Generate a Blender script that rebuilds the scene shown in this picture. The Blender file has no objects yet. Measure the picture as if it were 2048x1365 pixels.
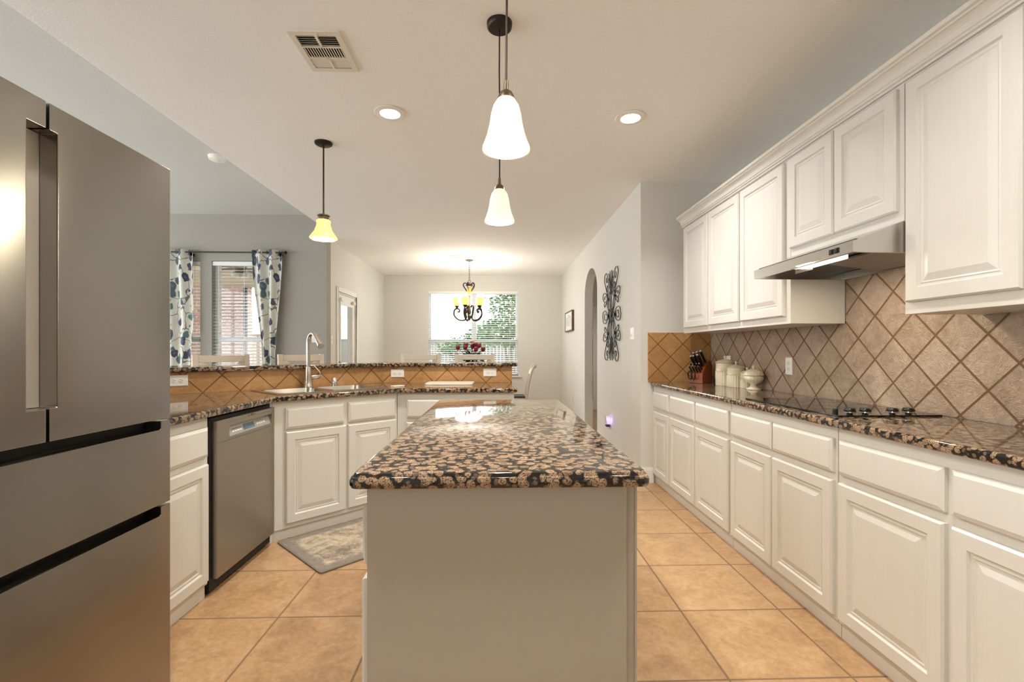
import bpy, bmesh, math, random
from mathutils import Vector, Matrix
PI = math.pi
random.seed(7)
SC = bpy.context.scene
COL = SC.collection

# ------------------------------------------------------------------ camera, sky, exposure
cam_d = bpy.data.cameras.new('camera'); cam = bpy.data.objects.new('camera', cam_d); COL.objects.link(cam)
cam_d.sensor_fit = 'HORIZONTAL'; cam_d.sensor_width = 36.0; cam_d.lens = 945.0/2048*36
cam_d.shift_y = 19.5/2048; cam_d.clip_start = 0.02; cam_d.clip_end = 200
cam.location = (0, 0, 1.2); cam.rotation_euler = (PI/2, 0, -math.atan(28/945))
SC.camera = cam
w = bpy.data.worlds.new('sky'); SC.world = w; w.use_nodes = True
bg = w.node_tree.nodes['Background']; bg.inputs['Color'].default_value = (0.97, 0.985, 1.0, 1); bg.inputs['Strength'].default_value = 4.2
SC.view_settings.view_transform = 'Standard'; SC.view_settings.look = 'None'
SC.view_settings.gamma = 1.0; SC.view_settings.use_curve_mapping = False
SC.view_settings.exposure = 0.42
SC.cycles.use_denoising = True
SC.cycles.max_bounces = 10; SC.cycles.diffuse_bounces = 6; SC.cycles.glossy_bounces = 5; SC.cycles.transparent_max_bounces = 16
SC.cycles.sample_clamp_indirect = 6.0

def lamp(name, kind, loc, energy, color=(1, .93, .82), radius=.05, rot=(0, 0, 0), parent=None, spread=None, size_y=None):
    d = bpy.data.lights.new(name, kind); d.energy = energy; d.color = color
    if kind == 'AREA':
        d.shape = 'DISK'; d.size = radius*2
        if size_y: d.shape = 'RECTANGLE'; d.size_y = size_y
        if spread: d.spread = spread
    else: d.shadow_soft_size = radius
    o = bpy.data.objects.new(name, d); COL.objects.link(o); o.location = loc; o.rotation_euler = rot
    if parent: o.parent = parent
    return o

# ------------------------------------------------------------------ helpers: meshes
class MB:
    def __init__(s): s.v = []; s.f = []
    def add(s, vs, fs):
        n = len(s.v); s.v += [tuple(p) for p in vs]; s.f += [tuple(i+n for i in f) for f in fs]; return s
    def box(s, x0, x1, y0, y1, z0, z1):
        return s.add([(x0,y0,z0),(x1,y0,z0),(x1,y1,z0),(x0,y1,z0),(x0,y0,z1),(x1,y0,z1),(x1,y1,z1),(x0,y1,z1)],
                     [(0,3,2,1),(4,5,6,7),(0,1,5,4),(1,2,6,5),(2,3,7,6),(3,0,4,7)])
    def prism(s, poly, a0, a1, axis='z'):
        n = len(poly)
        def p(u, v, a): return (u, v, a) if axis == 'z' else ((a, u, v) if axis == 'x' else (u, a, v))
        vs = [p(u, v, a0) for u, v in poly]+[p(u, v, a1) for u, v in poly]
        fs = [tuple(reversed(range(n))), tuple(range(n, 2*n))]+[(i, (i+1) % n, n+(i+1) % n, n+i) for i in range(n)]
        return s.add(vs, fs)
    def lathe(s, prof, c=(0,0,0), n=24, axis='z', a0=0.0, flute=0, famp=0):
        vs = []; m = len(prof)
        for i in range(n):
            a = a0+2*PI*i/n; k = 1+(famp*math.cos(flute*a) if flute else 0)
            for r, h in prof:
                x, y, z = r*k*math.cos(a), r*k*math.sin(a), h
                if axis == 'x': x, y, z = z, x, y
                elif axis == 'y': x, y, z = y, z, x
                vs.append((c[0]+x, c[1]+y, c[2]+z))
        fs = [(i*m+j, ((i+1) % n)*m+j, ((i+1) % n)*m+j+1, i*m+j+1) for i in range(n) for j in range(m-1)]
        if prof[0][0] > 1e-5: fs.append(tuple(i*m for i in reversed(range(n))))
        if prof[-1][0] > 1e-5: fs.append(tuple(i*m+m-1 for i in range(n)))
        return s.add(vs, fs)
    def shell(s, prof, c=(0,0,0), n=24, a0=0.0):
        vs = []; m = len(prof)
        for i in range(n):
            a = a0+2*PI*i/n
            for r, h in prof: vs.append((c[0]+r*math.cos(a), c[1]+r*math.sin(a), c[2]+h))
        return s.add(vs, [(i*m+j, ((i+1) % n)*m+j, ((i+1) % n)*m+(j+1) % m, i*m+(j+1) % m) for i in range(n) for j in range(m)])
    def tube(s, pts, r, n=8, closed=False):
        pts = [Vector(p) for p in pts]; m = len(pts); vs = []; rs = r if isinstance(r, (list, tuple)) else [r]*m
        up = None
        for i, p in enumerate(pts):
            a = pts[(i-1) % m] if (i > 0 or closed) else p
            b = pts[(i+1) % m] if (i < m-1 or closed) else p
            t = (b-a).normalized() if (b-a).length > 1e-9 else Vector((0,0,1))
            if up is None:
                up = Vector((0,0,1)) if abs(t.z) < .9 else Vector((1,0,0))
            u = (up-t*up.dot(t)); u = u.normalized() if u.length > 1e-6 else t.orthogonal().normalized()
            w_ = t.cross(u); up = u
            for k in range(n):
                g = 2*PI*k/n; vs.append(p+(u*math.cos(g)+w_*math.sin(g))*rs[i])
        fs = [(i*n+k, i*n+(k+1) % n, ((i+1) % m)*n+(k+1) % n, ((i+1) % m)*n+k) for i in range(m if closed else m-1) for k in range(n)]
        if not closed: fs += [tuple(reversed(range(n))), tuple((m-1)*n+k for k in range(n))]
        return s.add(vs, fs)
    def bar(s, a, b, wx, wy, up=(0,0,1)):
        a, b = Vector(a), Vector(b); t = (b-a).normalized(); up = Vector(up)
        if abs(t.dot(up)) > .98: up = Vector((0,1,0))
        x = t.cross(up).normalized()*(wx/2); y = x.cross(t).normalized()*(wy/2)
        vs = [p+i*x+j*y for p in (a, b) for i, j in ((-1,-1),(1,-1),(1,1),(-1,1))]
        return s.add(vs, [(3,2,1,0),(4,5,6,7)]+[(i,(i+1) % 4,4+(i+1) % 4,4+i) for i in range(4)])
    def panel(s, x0, x1, z0, z1, y, prof):
        """stack of rectangles: (inset, depth towards -y); first one is the back"""
        vs = []
        for ins, d in prof:
            vs += [(x0+ins, y-d, z0+ins), (x1-ins, y-d, z0+ins), (x1-ins, y-d, z1-ins), (x0+ins, y-d, z1-ins)]
        fs = [(3,2,1,0)]
        for k in range(len(prof)-1):
            fs += [(4*k+i, 4*k+(i+1) % 4, 4*k+4+(i+1) % 4, 4*k+4+i) for i in range(4)]
        k = 4*(len(prof)-1); fs.append((k, k+1, k+2, k+3))
        return s.add(vs, fs)
    def sphere(s, c, r, n=12, sz=1.0):
        m = max(4, n//2)
        return s.lathe([(max(0, r*math.sin(PI*j/m)) if 0 < j < m else 0.0, -r*sz*math.cos(PI*j/m)) for j in range(m+1)], c, n)
    def grid(s, fn, nu, nv):
        vs = [fn(i/nu, j/nv) for i in range(nu+1) for j in range(nv+1)]
        return s.add(vs, [(i*(nv+1)+j, (i+1)*(nv+1)+j, (i+1)*(nv+1)+j+1, i*(nv+1)+j+1) for i in range(nu) for j in range(nv)])
    def build(s, name, m, parent=None, smooth=None, bevel=0, segs=2, thick=0, wang=35, loc=None, rot=None):
        me = bpy.data.meshes.new(name); me.from_pydata(s.v, [], s.f); me.validate()
        bm = bmesh.new(); bm.from_mesh(me)
        bmesh.ops.remove_doubles(bm, verts=bm.verts, dist=1e-6)
        bmesh.ops.recalc_face_normals(bm, faces=bm.faces)
        if bevel:
            es = [e for e in bm.edges if len(e.link_faces) == 2 and e.calc_face_angle(0) > math.radians(wang)]
            bmesh.ops.bevel(bm, geom=es, offset=bevel, segments=segs, affect='EDGES', profile=.6, clamp_overlap=True)
        bm.to_mesh(me); bm.free()
        if smooth or bevel:
            for p in me.polygons: p.use_smooth = True
            me.set_sharp_from_angle(angle=math.radians(smooth or 32))
        me.materials.append(m)
        o = bpy.data.objects.new(name, me); COL.objects.link(o)
        if bevel:
            md = o.modifiers.new('weighted', 'WEIGHTED_NORMAL'); md.keep_sharp = True; md.weight = 80
        if thick:
            md = o.modifiers.new('thickness', 'SOLIDIFY'); md.thickness = thick; md.offset = 0
        if parent: o.parent = parent
        if loc: o.location = loc
        if rot is not None: o.rotation_euler = (0, 0, rot)
        return o

def thing(name, label, cat, loc=(0,0,0), rz=0, group=None):
    o = bpy.data.objects.new(name, None); COL.objects.link(o); o.empty_display_size = .1
    o.location = loc; o.rotation_euler = (0, 0, rz); return tag(o, label, cat, group)
def tag(o, label, cat, group=None):
    o['label'] = label; o['category'] = cat
    if group: o['group'] = group
    return o
def struct(o): o['kind'] = 'structure'; return o
def copy_tree(o, parent=None):
    c = o.copy(); COL.objects.link(c)
    if parent: c.parent = parent
    for ch in [x for x in bpy.data.objects if x.parent == o]: copy_tree(ch, c)
    return c
def catmull(pts, k=6):
    P = [Vector(p) for p in pts]; out = []
    for i in range(len(P)-1):
        a, b, c, d = P[max(i-1,0)], P[i], P[i+1], P[min(i+2,len(P)-1)]
        for j in range(k):
            t = j/k; out.append(.5*((2*b)+(c-a)*t+(2*a-5*b+4*c-d)*t*t+(3*b-a-3*c+d)*t**3))
    out.append(P[-1]); return out

# ------------------------------------------------------------------ helpers: materials
def S(r, g, b):
    f = lambda c: (c/255/12.92) if c/255 <= .04045 else ((c/255+.055)/1.055)**2.4
    return (f(r), f(g), f(b), 1)
class NT:
    def __init__(s, name):
        s.m = bpy.data.materials.new(name); s.m.use_nodes = True; s.t = s.m.node_tree; s.n = s.t.nodes
        s.p = s.n['Principled BSDF']; s.out = s.n['Material Output']
    def new(s, k, **kw):
        n = s.n.new(k)
        for a, b in kw.items(): setattr(n, a, b)
        return n
    def link(s, a, b): s.t.links.new(a, b)
    def setin(s, sock, v):
        if hasattr(v, 'is_output'): s.link(v, sock)
        elif v is not None: sock.default_value = v
    def math(s, op, a, b=None, c=None):
        n = s.new('ShaderNodeMath', operation=op)
        for i, v in enumerate((a, b, c)):
            if v is not None: s.setin(n.inputs[i], v)
        return n.outputs[0]
    def coord(s, scale=(1,1,1), kind='Object', loc=(0,0,0)):
        tc = s.new('ShaderNodeTexCoord'); mp = s.new('ShaderNodeMapping')
        s.link(tc.outputs[kind], mp.inputs[0]); mp.inputs['Scale'].default_value = scale; mp.inputs['Location'].default_value = loc
        return mp.outputs[0]
    def noise(s, vec, scale, detail=4, rough=.55, dist=0):
        n = s.new('ShaderNodeTexNoise'); s.link(vec, n.inputs['Vector'])
        n.inputs['Scale'].default_value = scale; n.inputs['Detail'].default_value = detail
        n.inputs['Roughness'].default_value = rough; n.inputs['Distortion'].default_value = dist
        return n.outputs['Fac']
    def vor(s, vec, scale, feature='F1', rnd=1.0):
        n = s.new('ShaderNodeTexVoronoi', feature=feature); s.link(vec, n.inputs['Vector'])
        n.inputs['Scale'].default_value = scale; n.inputs['Randomness'].default_value = rnd
        return n
    def ramp(s, fac, stops, interp='LINEAR'):
        n = s.new('ShaderNodeValToRGB'); n.color_ramp.interpolation = interp; e = n.color_ramp.elements
        while len(e) < len(stops): e.new(.5)
        for i, (p, c) in enumerate(stops): e[i].position = p; e[i].color = c
        s.link(fac, n.inputs[0]); return n.outputs[0]
    def mix(s, fac, a, b, mode='MIX'):
        n = s.new('ShaderNodeMix', data_type='RGBA', blend_type=mode)
        s.setin(n.inputs[0], fac); s.setin(n.inputs[6], a); s.setin(n.inputs[7], b); return n.outputs[2]
    def bump(s, h, strength=.2, dist=.01):
        n = s.new('ShaderNodeBump'); s.link(h, n.inputs['Height'])
        n.inputs['Strength'].default_value = strength; n.inputs['Distance'].default_value = dist
        s.link(n.outputs[0], s.p.inputs['Normal']); return n
    def set(s, color=None, rough=None, metal=None, **kw):
        if color is not None: s.setin(s.p.inputs['Base Color'], color)
        if rough is not None: s.setin(s.p.inputs['Roughness'], rough)
        if metal is not None: s.p.inputs['Metallic'].default_value = metal
        for k, v in kw.items(): s.setin(s.p.inputs[k.replace('_', ' ')], v)
        return s.m

def plain(name, color, rough=.5, metal=0, nscale=None, namp=.06, bscale=None, bstr=.1, **kw):
    n = NT(name); c = color
    if nscale:
        f = n.noise(n.coord(), nscale)
        d = tuple(max(0, x*(1-namp*2)) for x in color[:3])+(1,)
        c = n.mix(f, d, color)
    if bscale: n.bump(n.noise(n.coord(), bscale, 3), bstr, .004)
    return n.set(c, rough, metal, **kw)

def tiles_mat(name, pitch, phase, diag, cols, grout, gw, rough, tex=.3, axes=('X','Z'), spec=.5, streak=False, bd=.004):
    n = NT(name); co = n.coord(); sx = n.new('ShaderNodeSeparateXYZ'); n.link(co, sx.inputs[0])
    u = n.math('SUBTRACT', sx.outputs[axes[0]], phase[0]); v = n.math('SUBTRACT', sx.outputs[axes[1]], phase[1])
    if diag: u, v = n.math('ADD', u, v), n.math('SUBTRACT', u, v)
    u = n.math('DIVIDE', u, pitch); v = n.math('DIVIDE', v, pitch)
    du = n.math('ABSOLUTE', n.math('SUBTRACT', n.math('FRACT', n.math('ADD', u, .5)), .5))
    dv = n.math('ABSOLUTE', n.math('SUBTRACT', n.math('FRACT', n.math('ADD', v, .5)), .5))
    d = n.math('MINIMUM', du, dv)
    g = n.new('ShaderNodeMapRange', interpolation_type='SMOOTHSTEP'); n.link(d, g.inputs[0])
    g.inputs[1].default_value = gw*.75; g.inputs[2].default_value = gw*1.35
    cm = n.new('ShaderNodeCombineXYZ'); n.link(n.math('FLOOR', u), cm.inputs[0]); n.link(n.math('FLOOR', v), cm.inputs[1])
    wn = n.new('ShaderNodeTexWhiteNoise', noise_dimensions='3D'); n.link(cm.outputs[0], wn.inputs[0])
    off = n.new('ShaderNodeVectorMath', operation='MULTIPLY_ADD'); n.link(wn.outputs['Color'], off.inputs[0])
    off.inputs[1].default_value = (9, 9, 9); n.link(co, off.inputs[2])
    f1 = n.noise(off.outputs[0], 7, 8, .7, .6); f2 = n.noise(off.outputs[0], 45, 5, .65)
    f = n.math('ADD', n.math('MULTIPLY', f1, .62), n.math('MULTIPLY', f2, .38))
    f = n.math('ADD', f, n.math('MULTIPLY', n.math('SUBTRACT', wn.outputs['Value'], .5), .09))
    c = n.ramp(f, [(.33, cols[0]), (.5, cols[1]), (.68, cols[2])])
    c = n.mix(g.outputs[0], grout, c)
    if streak:
        h2 = n.noise(off.outputs[0], 13, 4, .5, 2.5)
        h2 = n.math('MULTIPLY', n.math('PINGPONG', n.math('MULTIPLY', h2, 7.0), .5), .7)
        f2 = n.math('ADD', n.math('MULTIPLY', f2, .7), n.math('MULTIPLY', h2, .6))
    h = n.math('ADD', g.outputs[0], n.math('MULTIPLY', n.math('MULTIPLY', f2, g.outputs[0]), tex))
    n.bump(h, .6, bd)
    r = n.mix(g.outputs[0], (.9,.9,.9,1), (rough,rough,rough,1))
    return n.set(c, r, 0, Specular_IOR_Level=spec)

def granite():
    n = NT('granite'); co = n.coord()
    dn = n.new('ShaderNodeTexNoise'); n.link(co, dn.inputs['Vector']); dn.inputs['Scale'].default_value = 34; dn.inputs['Detail'].default_value = 5
    w1 = n.new('ShaderNodeVectorMath', operation='MULTIPLY_ADD'); n.link(dn.outputs['Color'], w1.inputs[0]); w1.inputs[1].default_value = (.016,)*3; n.link(co, w1.inputs[2])
    v = n.vor(w1.outputs[0], 44); v2 = n.vor(w1.outputs[0], 62)
    sp = n.noise(co, 330, 3, .6)
    warm = n.ramp(v.outputs['Color'], [(.1, S(132,105,80)), (.5, S(178,150,119)), (.9, S(156,134,112))])
    warm = n.mix(n.ramp(sp, [(.42, (1,1,1,1)), (.50, (0,0,0,1))]), warm, S(66,46,32))
    blob = n.ramp(v.outputs['Distance'], [(.47, (1,1,1,1)), (.56, (0,0,0,1))])
    dark = n.mix(n.ramp(v2.outputs['Distance'], [(.28, (1,1,1,1)), (.38, (0,0,0,1))]), S(20,18,18), n.mix(n.noise(co, 90, 2), S(40,42,46), S(132,112,92)))
    c = n.mix(blob, dark, warm)
    return n.set(c, .06, 0, Specular_IOR_Level=.8)

def steel(name, col=(.56,.535,.49,1), rough=.24, axis=(260, 260, 2), aniso=.6, wave=0, arot=0.0):
    n = NT(name); f = n.noise(n.coord(axis), 1, 3)
    r = n.math('MULTIPLY_ADD', f, .10, rough-.05)
    if wave:
        b = n.bump(n.noise(n.coord((1.0, 1.0, .7)), 1.5, 1, .3), wave, .05)
    return n.set(col, r, 1, Anisotropic=aniso, Anisotropic_Rotation=arot)

def emit(name, col, strength, base=None, rough=.4):
    n = NT(name); return n.set(base or col, rough, 0, Emission_Color=col, Emission_Strength=strength)

def glassy(name, tint=(1,1,1,1), refl=.07):
    n = NT(name); n.n.remove(n.p)
    t = n.new('ShaderNodeBsdfTransparent'); t.inputs[0].default_value = tint
    g = n.new('ShaderNodeBsdfGlossy'); g.inputs['Roughness'].default_value = .02
    mx = n.new('ShaderNodeMixShader'); mx.inputs[0].default_value = refl
    n.link(t.outputs[0], mx.inputs[1]); n.link(g.outputs[0], mx.inputs[2]); n.link(mx.outputs[0], n.out.inputs[0])
    return n.m

def wood(name, a, b, scale=(3, 30, 30), rough=.45):
    n = NT(name); f = n.noise(n.coord(scale), 1.2, 6, .6, 1.2)
    return n.set(n.ramp(f, [(.3, a), (.7, b)]), rough)

M = {}
M['cabinet'] = plain('cream_cabinet_paint', S(231,226,216), .38, nscale=3, namp=.02, bscale=None)
n_ = NT('cream_cabinet_paint_grain'); fg = n_.noise(n_.coord((60, 60, 4)), 1.0, 4)
n_.bump(fg, .05, .002); M['cabinet'] = n_.set(n_.mix(fg, S(215,212,204), S(221,218,210)), .36)
M['island'] = plain('shaded_island_paint', S(182,174,160), .5, nscale=2, namp=.02, bscale=70, bstr=.05)  # paint darkened to taupe to stand in for the shade on the island
M['wall'] = plain('grey_wall_paint', S(219,218,211), .75, bscale=70, bstr=.22)
M['wall_dark'] = plain('medium_grey_wall_paint', S(160,157,150), .75, bscale=70, bstr=.2)
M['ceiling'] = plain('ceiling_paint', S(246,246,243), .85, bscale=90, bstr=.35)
M['ceiling_dimmed'] = plain('dimmed_ceiling_paint', S(205,206,203), .85, bscale=90, bstr=.3)  # same ceiling paint, darkened in colour for the dimmer living room light
M['trim'] = plain('white_trim', S(236,235,231), .4)
M['floor'] = tiles_mat('floor_tile', .4575, (.842, 2.155), False, [S(156,120,84), S(182,146,106), S(200,168,132)], S(128,104,80), .0085, .33, .25, ('X','Y'), .5)
M['tile_r'] = tiles_mat('slate_tile', .226, (.0, .012), True, [S(150,127,106), S(178,156,135), S(200,180,161)], S(118,88,58), .026, .30, 1.7, ('X','Z'), .6, True, .009)  # base greyed so the colour carries the sheen of reflected light
M['tile_l'] = tiles_mat('tan_tile', .2305, (0, 0), True, [S(158,114,66), S(180,136,86), S(198,156,108)], S(122,80,42), .02, .4, .3)
M['carpet'] = plain('added_pale_carpet', S(196,190,180), .95, bscale=400, bstr=.3)
M['granite'] = granite()
M['fridge'] = steel('fridge_steel', (.38,.36,.332,1), .22, (2, 260, 260), .75, .35, .25)
M['dw'] = steel('dishwasher_steel', (.38,.345,.295,1), .36, (2, 2, 200), .5, 0, .25)
M['steel'] = steel('brushed_steel', (.62,.61,.58,1), .25, (200, 4, 200), .3)
M['sinksteel'] = steel('sink_steel', (.66,.64,.60,1), .2, (60, 60, 60), .2)
M['recess'] = plain('handle_recess_metal', (.55,.50,.43,1), .42, .6)
M['nickel'] = plain('brushed_nickel', (.58,.54,.47,1), .26, 1)
M['chrome'] = plain('chrome', (.8,.8,.8,1), .08, 1)
M['black'] = plain('black_plastic', (.006,.006,.006,1), .35)
M['matteblack'] = plain('dark_cavity', (.012,.011,.01,1), .7)
M['glassblack'] = plain('black_ceramic_glass', (.010,.010,.012,1), .04, Specular_IOR_Level=.6)
M['darkgrey'] = plain('dark_grey_metal', (.05,.052,.055,1), .4, .6)
M['plate'] = plain('white_plastic', S(240,238,230), .35)
M['bronze'] = plain('oil_rubbed_bronze', (.035,.026,.020,1), .35, .7)
M['bronzew'] = plain('antique_bronze', (.16,.115,.075,1), .35, .8)
M['iron'] = plain('black_iron', (.02,.024,.03,1), .5, .5)
M['glass'] = glassy('window_glass')
M['blind'] = plain('white_blind', S(238,240,240), .5)
M['vinyl'] = plain('white_window_vinyl', S(228,233,236), .4)
M['chairw'] = plain('cream_chair_paint', S(212,202,186), .4, nscale=5, namp=.02)
M['cushion'] = plain('dark_cushion', S(62,54,52), .7, bscale=200)
M['ceramic'] = plain('cream_ceramic', S(238,227,202), .22, nscale=18, namp=.05)
M['block'] = wood('knife_block_wood', S(112,52,22), S(150,78,36), (6, 40, 40), .35)
M['frame'] = wood('brown_frame_wood', S(84,62,44), S(112,86,62), (30, 4, 4), .5)
M['paper'] = plain('white_paper', S(232,232,228), .7)
M['sketch'] = plain('grey_pencil', S(128,130,132), .8)
M['board'] = plain('white_board', S(240,230,212), .35)
M['shade'] = emit('frosted_bell_glass', (1.0, .88, .62, 1), .5, S(245,235,205), .3)
M['amber'] = emit('amber_glass', (1.0, .66, .22, 1), .8, S(240,190,90), .25)
M['amber2'] = emit('deep_amber_glass', (1.0, .52, .05, 1), .5, S(230,160,50), .25)
M['bulb'] = emit('lit_bulb', (1.0, .9, .7, 1), 9)
M['canlens'] = emit('recessed_lens', (1.0, .95, .86, 1), 7)
M['hoodlens'] = emit('hood_light_lens', (1.0, .93, .78, 1), 1.1)
M['violet'] = emit('violet_led', (.36, .18, 1.0, 1), 2.0)
M['vent'] = plain('vent_white', S(228,222,208), .45)
M['leafdark'] = plain('rose_leaf', S(36,60,42), .5, nscale=30, namp=.2)
M['rose'] = plain('red_rose', S(150,22,50), .5, nscale=60, namp=.25)
M['pink'] = plain('pale_pink_flower', S(226,190,190), .5)
M['vase'] = plain('green_glass_vase', S(52,84,72), .15)
M['bark'] = plain('bark', S(120,106,90), .8, nscale=14, namp=.2)
M['grass'] = plain('lawn', S(120,140,84), .9, nscale=4, namp=.2)
M['concrete'] = plain('patio_concrete', S(190,184,174), .8, nscale=5, namp=.1)
M['patio'] = plain('patio_ceiling_paint', S(226,226,220), .6)
M['beam'] = plain('tan_beam', S(176,164,140), .6)

def leaf_mat(name, a, b, c):
    n = NT(name); v = n.vor(n.coord(), 9)
    sx = n.ramp(v.outputs['Color'], [(.1, a), (.5, b), (.9, c)])
    return n.set(sx, .5, 0, Subsurface_Weight=0.0)
M['leaf'] = leaf_mat('tree_leaf', S(38,74,32), S(60,104,50), S(98,132,78))

def brick_mat():
    n = NT('brick_wall'); br = n.new('ShaderNodeTexBrick')
    tc = n.coord(); sx = n.new('ShaderNodeSeparateXYZ'); n.link(tc, sx.inputs[0]); cm = n.new('ShaderNodeCombineXYZ')
    n.link(n.math('ADD', sx.outputs[0], sx.outputs[1]), cm.inputs[0]); n.link(sx.outputs[2], cm.inputs[1]); n.link(cm.outputs[0], br.inputs[0])
    br.inputs['Color1'].default_value = S(184,146,132); br.inputs['Color2'].default_value = S(156,128,116); br.inputs['Mortar'].default_value = S(206,198,188)
    br.inputs['Scale'].default_value = 1; br.inputs['Brick Width'].default_value = .2; br.inputs['Row Height'].default_value = .068; br.inputs['Mortar Size'].default_value = .008
    return n.set(br.outputs[0], .85)
M['brick'] = brick_mat()
def fence_mat(name, a, b):
    n = NT(name); f = n.noise(n.coord((14, 14, 1)), 1, 5); return n.set(n.ramp(f, [(.3, a), (.7, b)]), .8)
M['fence'] = fence_mat('cedar_fence', S(104,86,68), S(128,110,90))
M['fencew'] = fence_mat('weathered_fence', S(96,96,95), S(118,117,114))

def rug_mat():
    n = NT('rug_pile'); co = n.coord()
    a = n.noise(co, 5.5, 8, .75, 1.0); b = n.noise(co, 30, 6, .8, .5)
    f = n.math('ADD', n.math('MULTIPLY', a, .6), n.math('MULTIPLY', b, .4))
    c = n.ramp(f, [(.40, S(112,102,92)), (.47, S(152,139,122)), (.55, S(190,174,150)), (.68, S(208,190,162))])
    n.bump(n.noise(co, 300, 2), .4, .004)
    sx = n.new('ShaderNodeSeparateXYZ'); n.link(co, sx.inputs[0])
    ex = n.math('SUBTRACT', .455, n.math('ABSOLUTE', sx.outputs[0])); ey = n.math('SUBTRACT', .306, n.math('ABSOLUTE', sx.outputs[1]))
    e = n.math('MINIMUM', ex, ey)
    c = n.mix(n.ramp(e, [(.0, (1,1,1,1)), (.055, (1,1,1,1)), (.085, (0,0,0,1))]), c, n.mix(b, S(98,90,84), S(160,150,136)))
    c = n.mix(n.math('LESS_THAN', e, .012), c, S(120,112,102))
    return n.set(c, .95)
M['rug'] = rug_mat()

def curtain_mat():
    n = NT('floral_curtain'); co = n.coord()
    sx = n.new('ShaderNodeSeparateXYZ'); n.link(co, sx.inputs[0]); cm = n.new('ShaderNodeCombineXYZ')
    n.link(n.math('MULTIPLY', sx.outputs[0], 2.0), cm.inputs[0]); n.link(sx.outputs[2], cm.inputs[1])
    dn = n.new('ShaderNodeTexNoise'); n.link(cm.outputs[0], dn.inputs['Vector']); dn.inputs['Scale'].default_value = 9
    wv = n.new('ShaderNodeVectorMath', operation='MULTIPLY_ADD'); n.link(dn.outputs['Color'], wv.inputs[0]); wv.inputs[1].default_value = (.10,)*3; n.link(cm.outputs[0], wv.inputs[2])
    v = n.vor(wv.outputs[0], 7.0); v3 = n.vor(wv.outputs[0], 3.6, 'DISTANCE_TO_EDGE')
    petal = n.ramp(v.outputs['Distance'], [(.41, (1,1,1,1)), (.46, (0,0,0,1))])
    ring = n.ramp(v.outputs['Distance'], [(.05, (0,0,0,1)), (.09, (.6,.6,.6,1)), (.16, (0,0,0,1))])
    col = n.ramp(v.outputs['Color'], [(.15, S(62,66,92)), (.4, S(80,86,108)), (.6, S(98,128,126)), (.85, S(70,76,98))])
    col = n.mix(ring, col, S(150,160,170))
    keep = n.math('GREATER_THAN', n.math('FRACT', n.math('MULTIPLY', v.outputs['Color'], 7.3)), .10)
    vine = n.math('LESS_THAN', v3.outputs['Distance'], .016)
    c = n.mix(n.math('MULTIPLY', vine, .9), S(214,214,204), S(86,92,100))
    c = n.mix(n.math('MULTIPLY', petal, keep), c, col)
    return n.set(c, .8)
M['curtain'] = curtain_mat()
M['print'] = plain('sticker_print', S(70,70,70), .6)
M['lcd'] = plain('blue_grey_display', S(96,116,136), .2)
M['panelgrey'] = plain('silver_control_panel', S(176,176,168), .35, .3)
M['mesh'] = plain('filter_mesh', (.50,.44,.40,1), .45, .6, nscale=260, namp=.35)
M['meter'] = plain('hood_underside', (.09,.095,.10,1), .35, .7)

# ------------------------------------------------------------------ the setting
def wall_boxes(mb, axis, a0, a1, t0, t1, z0, z1, holes):
    """solid wall along axis with rectangular holes (a0,a1,z0,z1)"""
    As = sorted({a0, a1, *[h for q in holes for h in q[:2]]}); Zs = sorted({z0, z1, *[h for q in holes for h in q[2:]]})
    for i in range(len(As)-1):
        for j in range(len(Zs)-1):
            ca, cz = (As[i]+As[i+1])/2, (Zs[j]+Zs[j+1])/2
            if any(h[0] < ca < h[1] and h[2] < cz < h[3] for h in holes): continue
            if axis == 'x': mb.box(As[i], As[i+1], t0, t1, Zs[j], Zs[j+1])
            else: mb.box(t0, t1, As[i], As[i+1], Zs[j], Zs[j+1])
    return mb
def wall(name, m, axis, a0, a1, t0, t1, z0, z1, holes=()):
    return struct(wall_boxes(MB(), axis, a0, a1, t0, t1, z0, z1, list(holes)).build(name, m))

struct(MB().box(-7, 3.2, -2.75, 9.8, -.1, 0).build('floor', M['floor']))
struct(MB().box(-7, -2.335, -2.6, 6.44, 0, .012).build('floor_bounce_carpet', M['carpet']))  # unseen carpet, added so its pale bounce keeps the ceilings less orange
CZ = 2.74
struct(MB().box(-2.18, 3.2, -2.75, 6.44, CZ, CZ+.35).box(-2.31, 3.2, 6.44, 6.60, CZ, CZ+.35).box(-2.45, 3.2, 6.60, 9.8, CZ, CZ+.35).build('ceiling', M['ceiling']))
struct(MB().box(-7, -2.18, -2.75, 6.6, 3.03, 3.2).build('ceiling_living_room', M['ceiling_dimmed']))
struct(MB().box(1.955, 2.2, -2.75, 4.27, 0, 2.37).box(2.12, 2.2, -2.75, 4.27, 2.37, CZ).build('wall_right', M['wall']))
wall('wall_return', M['wall'], 'x', 1.30, 3.2, 4.27, 4.40, 0, CZ)
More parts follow.
